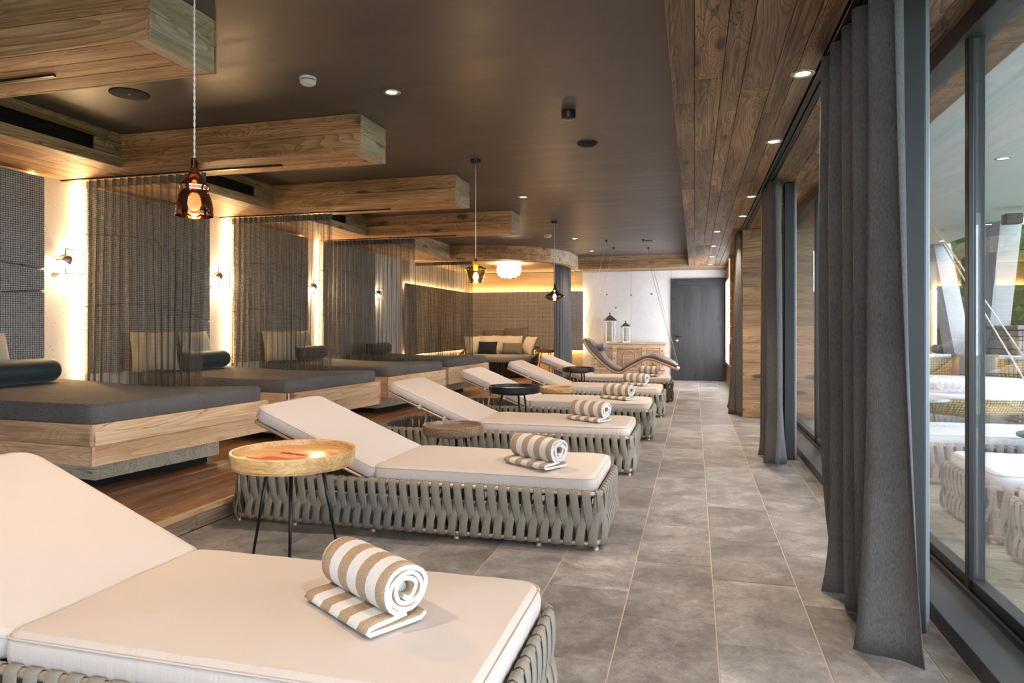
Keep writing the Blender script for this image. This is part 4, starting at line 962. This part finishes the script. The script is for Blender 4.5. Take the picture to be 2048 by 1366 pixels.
tray_table(-1.757,10.62,.575,.257,'dark espresso tray table between the fifth and farthest loungers',M['espresso'],R(-60),lh=.065)
tray_table(-3.02,14.15,.735,.24,'round wood-topped stool table with thin hairpin legs in the alcove',M['walnut'],R(-60),'alcove furniture',.05,.95,3,.12)
# booklets on the first table
bk1=thing('booklet','glossy orange booklet with brown script lying in the mango wood tray','booklet',(-1.915,2.99,.5615),R(-12))
b=MB(); b.box(-.19,.19,-.13,.13,.0,.004,0,.001); b.build('page_block',M['page'],bk1)
b=MB(); b.box(-.192,.192,-.132,.132,.004,.0052); b.build('cover',M['orange_lt'],bk1)
b=MB(); b.box(.06,.192,-.132,.132,.0052,.0056); b.box(-.10,.06,-.132,-.07,.0052,.0056); b.build('orange_band',M['orange'],bk1)
sc=MB(); pts=[]
for k in range(120):
    f=k/119; pts.append((-.11+.16*f+.006*sin(k*.8),.0+.010*sin(k*.8+PI/2)*(1.0+.9*(k%29<4))-.0*f,.0058))
sc.tube(pts,.0016,4); sc.build('script_lettering',M['ink'],bk1,(0,.02,0))
# ================================================================= ALCOVE SOFA
sx,sy,sz=-4.19,14.62,.12
so=thing('round_sofa','round dark woven daybed sofa with greige seat in the alcove','sofa',(sx,sy,sz),0,'alcove furniture')
RS=.86
# frame rings
b=MB(); b.tube([(RS*.9*cos(R(a)),RS*.9*sin(R(a)),.03) for a in range(0,360,10)],.012,6,closed=True); b.build('bottom_ring',M['black'],so)
b=MB(); b.tube([(RS*cos(R(a)),RS*sin(R(a)),.34) for a in range(0,360,10)],.012,6,closed=True); b.build('seat_ring',M['black'],so)
b=MB(); b.tube([(RS*1.04*cos(R(a)),RS*1.04*sin(R(a)),.40+.24*min(1,(min(a+25,205-a)/50.))) for a in range(-25,206,8)],.014,6); b.build('back_rail',M['black'],so)
stb=MB(); w=.033
def dstrap(prof,name):
    b=MB(); vs=[];fs=[]
    for (r_,z,s_) in prof: vs+=[(r_,-w+s_,z),(r_+.006,s_,z),(r_,w+s_,z),(r_-.004,s_,z)]
    for i in range(len(prof)-1):
        for q in range(4): fs.append((i*4+q,i*4+(q+1)%4,(i+1)*4+(q+1)%4,(i+1)*4+q))
    b.add(vs,fs,0,True); return b.mesh(name,M['strap_sofa'])
M['strap_sofa']=m_fabric('charcoal_rope_weave',(.04,.036,.034),.7,(60,400,400),.7,.3)
s1=dstrap([(RS*.9,.03,0),(RS*.915,.10,.006),(RS*.95,.20,.015),(RS*1.0,.345,.03)],'strap'); s2=dstrap([(RS*.9+.004,.03,.03),(RS*.92,.10,.02),(RS*.955,.20,.01),(RS*1.0,.345,-.0)],'strap')
for k in range(84):
    a=2*PI*k/84; inst('strap',s1 if k%2 else s2,so,(0,0,0),(0,0,a))
for k in range(36):
    a=-20+220*k/35; hgt=.40+.24*min(1,(min(a+25,205-a)/50.))
    b=dstrap([(RS*.99,.34,0),(RS*1.0,(.34+hgt)/2,.008),(RS*1.04,hgt+.01,.016)],'back_strap'); inst('back_strap',b,so,(0,0,0),(0,0,R(a)))
b=MB(); b.lathe([(.001,.33),(RS-.05,.33),(RS-.025,.345),(RS-.018,.40),(RS-.022,.455),(RS-.045,.478),(RS*.7,.486),(.001,.488)],48); b.build('seat_cushion',M['sofa_seat'],so)
zt=sz+.488
pb_=pillow_mesh('cushion',.56,.50,.18,M['brown_p']); pi_=pillow_mesh('cushion',.46,.44,.18,M['ivory_p']); pn_=pillow_mesh('cushion',.44,.30,.14,M['navy_p']); pg_=pillow_mesh('cushion',.50,.28,.15,M['grey_p'])
G='loose cushions on the round sofa'
def sp(me,x,y,z,rx,rz,l): pillow(me,(sx+x,sy+y,zt+z),(R(rx),0,R(rz)),l,G)
sp(pb_,-.34,.64,.30,-20,8,'brown back cushion at the left rear of the round sofa')
sp(pb_,.17,.66,.345,-16,-6,'large brown back cushion rising behind the pale cushions')
sp(pi_,-.36,.33,.20,-18,14,'white cushion behind the navy cushion')
sp(pi_,-.08,.40,.20,-16,-4,'cream cushion in the middle of the round sofa')
sp(pi_,.20,.34,.20,-20,-10,'white cushion behind the grey bolster cushion')
sp(pi_,.62,.20,.19,-24,-48,'cream cushion leaning on the right arm of the sofa')
sp(pi_,-.66,.16,.19,-22,50,'pale cushion at the left arm, seen through the sheer curtain')
sp(pn_,-.30,.05,.135,-20,4,'small navy cushion at the front of the sofa')
sp(pg_,.27,.06,.125,-22,-6,'small stone grey lumbar cushion at the front of the sofa')
# ================================================================= END WALL: sideboard, lanterns, swing
sb=thing('sideboard','bleached pine sideboard with carved panels against the end wall','sideboard',(-1.44,15.72,0))
W_,D_,Hs=1.66,.42,.86
def bx(nm,x0,x1,y0,y1,z0,z1,mat='sideboard',c=.004,par=sb): b=MB(); b.box(x0,x1,y0,y1,z0,z1,0,c); return b.build(nm,M[mat],par)
bx('carcass',-.80,.80,-.19,.2,.02,.80); bx('top_board',-.84,.84,-.23,.21,.825,.86); bx('cornice',-.82,.82,-.21,.21,.79,.825)
bx('plinth',-.82,.82,-.205,.2,0,.06)
fy=-.205
for x in (-.80,-.36,.30,.70): bx('stile',x,x+.10,fy-.006,fy+.02,.24,.79)
for z in (.24,.74): bx('rail',-.80,.80,fy-.004,fy+.02,z,z+.05)
for x0,x1 in ((-.69,-.37),(.41,.69)): 
    bx('carved_panel',x0,x1,fy+.002,fy+.02,.52,.73,'sideboard_dark'); p_=bx('carved_panel',x0,x1,fy+.002,fy+.02,.30,.50,'sideboard_dark')
    for z0,z1 in ((.54,.71),(.32,.48)):
        for (a0,a1,c0,c1) in ((x0+.01,x1-.01,z0,z0+.015),(x0+.01,x1-.01,z1-.015,z1),(x0+.01,x0+.025,z0,z1),(x1-.025,x1-.01,z0,z1)): bx('moulding',a0,a1,fy-.006,fy+.006,c0,c1,c=.002)
        b=MB()
        for k in range(7): b.box(x0+.05+k*(x1-x0-.1)/7,x0+.05+k*(x1-x0-.1)/7+.014,fy-.008,fy+.004,z0+.03,z0+.05)
        b.build('dentil_carving',M['walnut'],sb)
        b=MB(); b.lathe([(.02,0),(.02,.006),(.010,.010),(.001,.010)],12); b.build('rosette',M['walnut'],sb,((x0+x1)/2,fy-.0,(z0+z1)/2),(PI/2,0,0))
dr2=bx('door',-.25,.29,fy-.002,fy+.02,.29,.74,'sideboard_dark')
b=MB(); b.tube([(-.12+0,0,.33)]+[(.02+.14*cos(R(a)),0,.53+.14*sin(R(a))) for a in range(180,-1,-12)]+[(.16,0,.33)],.009,6); b.build('arch_moulding',M['sideboard'],sb,(0,fy-.004,0))
b=MB()
for k in range(18): b.box(-.22+k*.027,-.22+k*.027+.014,fy-.010,fy,.705,.72)
b.build('dentil_row',M['walnut'],sb)
for x in (-.75,.75,.35,-.31):
    for z in (.36,.50,.68): b=MB(); b.lathe([(.018,0),(.018,.006),(.008,.009),(.001,.009)],12); b.build('rosette',M['walnut'],sb,(x,fy-.006,z),(PI/2,0,0))
for x0,x1 in ((-.79,-.42),(-.37,.37),(.42,.79)):
    d=bx('drawer',x0,x1,fy-.004,fy+.02,.075,.225); b=MB(); b.lathe([(.014,0),(.02,.012),(.001,.02)],12); b.build('knob',M['walnut'],sb,((x0+x1)/2,fy-.004,.15),(PI/2,0,0))
    b=MB()
    for q in ((x0+.02,x1-.02,.09,.10),(x0+.02,x1-.02,.20,.21),(x0+.02,x0+.03,.09,.21),(x1-.03,x1-.02,.09,.21)): b.box(q[0],q[1],fy-.010,fy,q[2],q[3])
    b.build('moulding',M['sideboard'],sb)
def lantern(x,y,z,w,h,label):
    t=thing('lantern',label,'lantern',(x,y,z),R(20),'lanterns on the sideboard'); hb=h*.70
    b=MB(); b.box(-w/2-.012,w/2+.012,-w/2-.012,w/2+.012,0,.025,0,.003); b.build('base',M['lantern_w'],t)
    for sx_ in (-1,1):
        for sy_ in (-1,1): b=MB(); b.box(sx_*w/2-.011,sx_*w/2+.011,sy_*w/2-.011,sy_*w/2+.011,.025,hb,0,.002); b.build('corner_post',M['lantern_w'],t)
    b=MB(); b.box(-w/2-.02,w/2+.02,-w/2-.02,w/2+.02,hb,hb+.018,0,.003); b.build('top_frame',M['lantern_w'],t)
    for k in range(4):
        b=MB(); b.box(-w/2+.012,w/2-.012,-.002,.002,.028,hb-.002); o=b.build('pane',M['lantern_glass'],t,(w/2*sin(k*PI/2),-w/2*cos(k*PI/2),0),(0,0,k*PI/2))
    b=MB(); s_=w/2+.022; q=.25*w
    vs=[(-s_,-s_,hb+.018),(s_,-s_,hb+.018),(s_,s_,hb+.018),(-s_,s_,hb+.018),(-q,-q,hb+.018+(h-hb)*.45),(q,-q,hb+.018+(h-hb)*.45),(q,q,hb+.018+(h-hb)*.45),(-q,q,hb+.018+(h-hb)*.45),(0,0,h*.93)]
    b.add(vs,[(0,1,5,4),(1,2,6,5),(2,3,7,6),(3,0,4,7),(4,5,8),(5,6,8),(6,7,8),(7,4,8),(3,2,1,0)]); b.build('roof',M['zinc'],t)
    b=MB(); b.lathe([(.008,h*.90),(.008,h*.94),(.020,h*.955),(.024,h*.975),(.018,h*.99),(.001,h)],14); b.build('finial',M['zinc'],t)
    b=MB(); b.lathe([(.001,.026),(.035,.026),(.035,.026+h*.22),(.03,.03+h*.22),(.001,.03+h*.22)],16); b.build('candle',M['ivory_p'],t)
lantern(-1.87,15.66,.86,.235,.68,'tall white lantern with zinc roof on the sideboard')
lantern(-1.51,15.60,.86,.155,.49,'small white lantern with zinc roof on the sideboard')
# swing lounger
def px(pxx,py,Y):
    F=1365.;th=YAW; xc=(pxx-1024)/F; dx=xc*cos(th)-sin(th); dy=xc*sin(th)+cos(th); t=Y/dy; return (t*dx,H-(py-655)/F*t)
YS_=12.75
prof=[px(a,c,YS_) for a,c in ((1166,676),(1174,690),(1184,703),(1206,725),(1226,740),(1240,743),(1252,736),(1268,727),(1291,716),(1306,717),(1320,722),(1337,729),(1356,737))]
sw=thing('swing_lounger','grey padded wooden swing lounger hanging from ceiling ropes','swing',(0,YS_,0))
def smooth(P,n=4):
    out=[]
    for i in range(len(P)-1):
        p0=P[max(i-1,0)];p1=P[i];p2=P[i+1];p3=P[min(i+2,len(P)-1)]
        for k in range(n):
            t=k/n; out.append(tuple(.5*((2*p1[j])+(-p0[j]+p2[j])*t+(2*p0[j]-5*p1[j]+4*p2[j]-p3[j])*t*t+(-p0[j]+3*p1[j]-3*p2[j]+p3[j])*t**3) for j in (0,1)))
    out.append(P[-1]); return out
sp_=smooth(prof)
def strip_solid(path,off0,off1,y0,y1,name,mat,a=0,z=None,puff=0):
    pts=path[a:z]; vs=[];fs=[];K=len(pts); ny=6
    for i,(x,zz) in enumerate(pts):
        p=pts[max(i-1,0)];q=pts[min(i+1,K-1)]; dx,dz=q[0]-p[0],q[1]-p[1]; l=math.hypot(dx,dz); nx,nz=-dz/l,dx/l
        row=[]
        for j in range(ny+1):
            v=j/ny; k=(1-abs(2*v-1)**4)*puff; e=(1-abs(2*i/(K-1)-1)**6) if puff else 1
            vs.append((x+nx*(off1*(.6+.4*e)+k*e),y0+(y1-y0)*v,zz+nz*(off1*(.6+.4*e)+k*e)))
        for j in range(ny+1):
            v=j/ny; vs.append((x+nx*off0,y1-(y1-y0)*v,zz+nz*off0))
    m=2*(ny+1)
    for i in range(K-1):
        for q in range(m): fs.append((i*m+q,(i+1)*m+q,(i+1)*m+(q+1)%m,i*m+(q+1)%m))
    fs.append(tuple(range(m))); fs.append(tuple((K-1)*m+q for q in range(m))[::-1])
    b=MB(); b.add(vs,fs,0,True); return b.build(name,mat,sw)
for y in (0,.60): strip_solid(sp_,-.045,-.005,y,y+.035,'side_rail',M['swing_wood'])
for k in range(2,len(sp_)-1,3):
    x,z=sp_[k]; b=MB(); b.box(x-.02,x+.02,.03,.60,z-.022,z-.008); b.build('slat',M['swing_wood'],sw)
K_=len(sp_)
strip_solid(sp_,.0,.055,.01,.625,'back_pad',M['swing_pad'],1,22,.02)
strip_solid(sp_,.0,.05,.01,.625,'leg_pad',M['swing_pad'],21,34,.012)
strip_solid(sp_,.0,.06,.01,.625,'foot_pad',M['swing_pad'],33,K_-1,.03)
strip_solid(sp_,.055,.085,.03,.605,'head_pad',M['swing_pad'],2,13,.02)
hx_,hz_=sp_[9]; b=MB(); pr=[(.001,0),(.045,.008),(.072,.03),(.08,.07)]; b.lathe(pr+[(.08,.45)]+[(r,.52-z) for r,z in pr[:-1][::-1]],22); b.build('neck_roll',M['swing_pad'],sw,(hx_+.10,.58,hz_+.13),(PI/2,0,0))
for (x,z) in (sp_[0],sp_[-1]): b=MB(); b.tube([(x,-.05,z-.02),(x,.69,z-.02)],.018,10); b.build('cross_bar',M['swing_wood'],sw)
hooks=[(-1.54,12.39),(-.89,12.49),(-1.55,13.58),(-.88,13.76)]
h0,h1=sp_[0],sp_[-1]
for (hx2,hy2),(ex,ez),ey in ((hooks[0],h0,-.03),(hooks[2],h0,.67),(hooks[1],h1,-.03),(hooks[3],h1,.67)):
    b=MB(); b.tube([(hx2,hy2-YS_,ZC-.05),(ex,ey,ez-.02)],.0042,6); b.build('rope',M['rope'],sw)
for a,c in ((0,1),(2,3)):
    b=MB(); b.tube([(hooks[a][0],hooks[a][1]-YS_,ZC-.04),(hooks[c][0],hooks[c][1]-YS_,ZC-.04)],.003,5); b.build('tie_cord',M['rope'],sw)
for (x,y) in hooks:
    b=MB(); b.lathe([(.022,ZC),(.022,ZC-.02),(.008,ZC-.024),(.008,ZC-.05),(.001,ZC-.05)],10,(x,y-YS_,0)); b.build('ceiling_hook',M['black'],sw)
# ================================================================= OUTDOORS
tg=MB(); tg.box(1.2,40,-30,60,-.4,-.12); tag(tg.build('ground',M['lawn']),kind='structure')
dk=MB(); dk.box(1.25,4.6,-3,14.2,-.12,-.04); dk=dk.build('deck',M['deck']); tag(dk,kind='structure')
y=-.5; random.seed(8)
dm={}
while y<14.0:
    b=MB(); b.box(0,3.35,-.066,.066,-.014,.014,0,.002)
    if 'd' not in dm: dm['d']=b.mesh('plank',M['deck'])
    inst('plank',dm['d'],dk,(1.26,y,-.016)); y+=.140
oc=MB(); oc.box(1.26,4.1,-4.2,13.7,2.62,2.86); oc=oc.build('canopy_roof',M['plaster_out']); tag(oc,kind='structure')
for (x,y,l) in ((2.5,4.2,'nearest downlight in the outdoor canopy'),(2.5,6.6,'second downlight in the outdoor canopy'),(3.1,12.0,'farthest downlight in the outdoor canopy')): downlight(x,y,2.62,l,'downlights in the outdoor canopy',10)
b=MB(); b.box(-.09,.09,-.07,.07,0,.12,0,.01); t=tag(b.build('outdoor_speaker',M['dark_wall'],None,(3.62,9.3,2.42)),'dark box speaker under the outdoor canopy','speaker')
def slant(p0,p1,w,d,label):
    p0=Vector(p0);p1=Vector(p1); o=MB(); vs=[]
    for p in (p0,p1):
        for (a,c) in ((-1,-1),(1,-1),(1,1),(-1,1)): vs.append((p.x+a*d/2,p.y+c*w/2,p.z))
    o.add(vs,[(3,2,1,0),(4,5,6,7),(0,1,5,4),(1,2,6,5),(2,3,7,6),(3,0,4,7)]); o=o.build('slanted_pillar',M['concrete_out']); tag(o,label,'pillar','slanted concrete pillars under the canopy'); return o
slant((4.15,12.2,-.05),(4.05,13.3,2.62),.5,.25,'pale slanted concrete pillar outdoors, leaning away beyond the mullion')
slant((4.15,11.65,-.05),(4.05,10.7,2.62),.55,.25,'grey slanted concrete pillar outdoors, right of the mullion')
pw=MB(); pw.box(4.32,4.45,8,14.2,-.1,1.18); tag(pw.build('wall_terrace',M['dark_wall']),kind='structure')
b=MB(); b.box(1.5,4.4,14.3,14.5,-.1,1.9); tag(b.build('wall_terrace_end',M['dark_wall']),kind='structure')
b=MB(); b.box(-.13,.13,-.015,.015,-.08,.08,0,.004); tag(b.build('exit_sign',M['exit_green'],None,(3.58,14.25,2.28)),'small green lit sign on the dark wall under the canopy','sign')
b=MB(); b.box(3.3,4.1,14.26,14.5,1.9,2.62); tag(b.build('wall_terrace_top',M['dark_wall']),kind='structure')
# stone pillar
sp3=thing('stone_pillar','low grey split-stone pillar with flat cap outside the window','pillar',(4.25,10.35,0))
random.seed(14); z=0
b=MB(); b.box(-.26,.36,-.42,.42,-.05,1.17); b.build('core',M['stone_cap'],sp3)
while z<1.15:
    h_=random.choice((.05,.075,.10,.12)); h_=min(h_,1.17-z); y=-.45
    while y<.44:
        w_=random.uniform(.12,.32); w_=min(w_,.45-y)
        if w_>.03:
            b=MB(); dd=random.uniform(.0,.03); b.box(-.30-dd,-.2,y,y+w_-.008,z,z+h_-.008,0,.008); b.build('stone',M['stone'],sp3)
        y+=w_
    x=-.29
    while x<.38:
        w_=random.uniform(.12,.3); w_=min(w_,.40-x)
        if w_>.03: b=MB(); dd=random.uniform(0,.03); b.box(x,x+w_-.008,-.46-dd,-.4,z,z+h_-.008,0,.008); b.build('stone',M['stone'],sp3)
        x+=w_
    z+=h_
b=MB(); b.box(-.38,.45,-.55,.5,1.17,1.225,0,.008); b.build('cap_slab',M['stone_cap'],sp3)
# outdoor loungers
G='outdoor loungers on the terrace deck'
wm=[M['white_fabric'],M['white_fabric']]
ol=lounger('nearest outdoor lounger on the deck, cut by the right picture edge',G,M['strap_out'],wm,angle=3)
ol.rotation_euler=(0,0,PI); ol.location=(1.56+LL/2,3.74,-.0)
oo=copies(ol,2)
for c,y,l in zip(oo,(4.72,6.25),('second outdoor lounger with white cushion, behind the black mullion','third outdoor lounger with white cushion, before the round swing bed')): c.location=(1.56+LL/2,y,0); c['label']=l
# round swing bed
rb=thing('round_swing_bed','round honey wicker swing bed with white cushion under the canopy','swing bed',(3.05,9.15,0))
b=MB(); b.lathe([(.001,.18),(.45,.20),(.68,.27),(.80,.38),(.83,.44)],40); b.build('wicker_bowl',M['wicker'],rb)
b=MB(); b.tube([(.84*cos(R(a)),.84*sin(R(a)),.45) for a in range(0,360,10)],.028,8,closed=True); b.build('rim',M['white_fabric'],rb)
b=MB(); b.lathe([(.001,.44),(.76,.44),(.80,.47),(.80,.55),(.77,.59),(.6,.60),(.001,.605)],40); b.build('cushion',M['white_fabric'],rb)
b=MB(); b.lathe([(.83,.45),(.87,.62),(.88,.82)],28,a0=R(20),a1=R(170)); b.build('wicker_back',M['wicker'],rb)
b=MB(); b.tube([(.88*cos(R(a)),.88*sin(R(a)),.83) for a in range(20,171,8)],.026,8); b.build('back_rim',M['white_fabric'],rb)
for a in (25,100,165,300):
    b=MB(); b.tube([(.86*cos(R(a)),.86*sin(R(a)),.84 if a<200 else .46),(-.35,.2,2.62)],.010,6); b.build('rope',M['rope'],rb)
o=inst('cushion',pg_,None,(3.35,9.65,.74),(R(-20),0,R(-20))); tag(o,'dark grey cushion on the outdoor swing bed','cushion')
def otable(x,y,z,r,l):
    t=thing('terrace_table',l,'side table',(x,y,0),0,'small round terrace tables'); b=MB(); b.lathe([(.001,z-.02),(r,z-.02),(r+.004,z-.01),(r,z),(.001,z)],32); b.build('table_top',M['stone_cap'] if z<.45 else M['frame_lt'],t)
    for k in range(3): b=MB(); a=k*2.1; b.tube([(r*.4*cos(a),r*.4*sin(a),z-.02),(r*.75*cos(a),r*.75*sin(a),0)],.010,6); b.build('leg',M['frame'],t)
otable(2.15,7.55,.50,.25,'small round terrace table before the swing bed')
otable(2.45,5.49,.46,.27,'small round terrace table between the outdoor loungers')
# thuja trees and hedge
def thuja(seed,h,r):
    rnd=random.Random(seed); b=MB(); vs=[];fs=[]
    for k in range(5200):
        z=h*(rnd.random()**.8); a=rnd.uniform(0,2*PI); rm=r*(1-(z/h)**1.8)**.6*(1+.12*sin(a*5+z*3)); rr=rm*rnd.uniform(.72,1.05)
        c=Vector((rr*cos(a),rr*sin(a),z)); d=Vector((cos(a),sin(a),rnd.uniform(.3,1.6))).normalized(); s_=Vector((-sin(a),cos(a),rnd.uniform(-.5,.5))).normalized(); l=rnd.uniform(.08,.17); w_=l*.35; i=len(vs)
        vs+=[c-s_*w_,c+d*l*.6-s_*w_*.9,c+d*l,c+d*l*.6+s_*w_*.9,c+s_*w_]; fs.append((i,i+1,i+2,i+3,i+4))
    b.add(vs,fs); b.lathe([(r*.72,0),(r*.7,h*.5),(r*.35,h*.85),(.01,h*.96)],14); return b.mesh('foliage',M['leaf'])
tm_=[thuja(1,3.3,.95),thuja(5,3.0,.8)]
for i,(x,y,l,k) in enumerate(((5.15,15.7,'bright green thuja tree between the slanted pillars',0),(5.5,13.6,'green thuja tree right of the grey slanted pillar',1),(5.5,17.9,'green thuja tree behind the pale slanted pillar',1),(7.9,12.4,'green thuja tree at the right picture edge',0),(7.6,16.9,'green thuja tree behind the black mullion',0))):
    t=thing('thuja_tree',l,'tree',(x,y,-.12),i*1.3,'thuja trees beyond the terrace'); inst('foliage',tm_[k],t); b=MB(); b.tube([(0,0,0),(0,0,1.5)],.06,8); b.build('trunk',M['bark'],t)
# house
hs=thing('house','white neighbouring house with tiled roof beyond the trees','house',(13.0,21.0,.35))
b=MB(); b.box(-3.5,5,-4,5,-.47,4.3); b.build('wall',M['house_wall'],hs)
b=MB(); b.box(-3.56,-3.5,-2.5,-1.3,2.6,3.8); b.build('window_frame',M['frame'],hs); b=MB(); b.box(-3.58,-3.56,-2.42,-1.38,2.68,3.72); b.build('pane',M['sill'],hs)
b=MB(); b.box(-3.0,-1.8,-4.06,-4.0,2.6,3.8); b.build('window_frame',M['frame'],hs)
b=MB(); b.add([(-4.4,-5,4.2),(6,-5,4.2),(6,6,4.2),(-4.4,6,4.2),(-4.4,.5,6.8),(6,.5,6.8)],[(0,1,5,4),(3,4,5,2),(0,4,3),(1,2,5),(3,2,1,0)]); rf=b.build('roof',M['roof_tile'],hs)
tb=MB(); tb.tube([(0,0,0),(0,3.0,1.42)],.10,6,cap=True); tbm=tb.mesh('roof_tile_row',M['roof_tile'])
for k in range(48): inst('roof_tile_row',tbm,hs,(-4.35+k*.215,-5.02,4.22))
b=MB(); b.box(-4.5,6.1,-5.15,-5.0,4.05,4.22); b.build('gutter',M['sill'],hs)
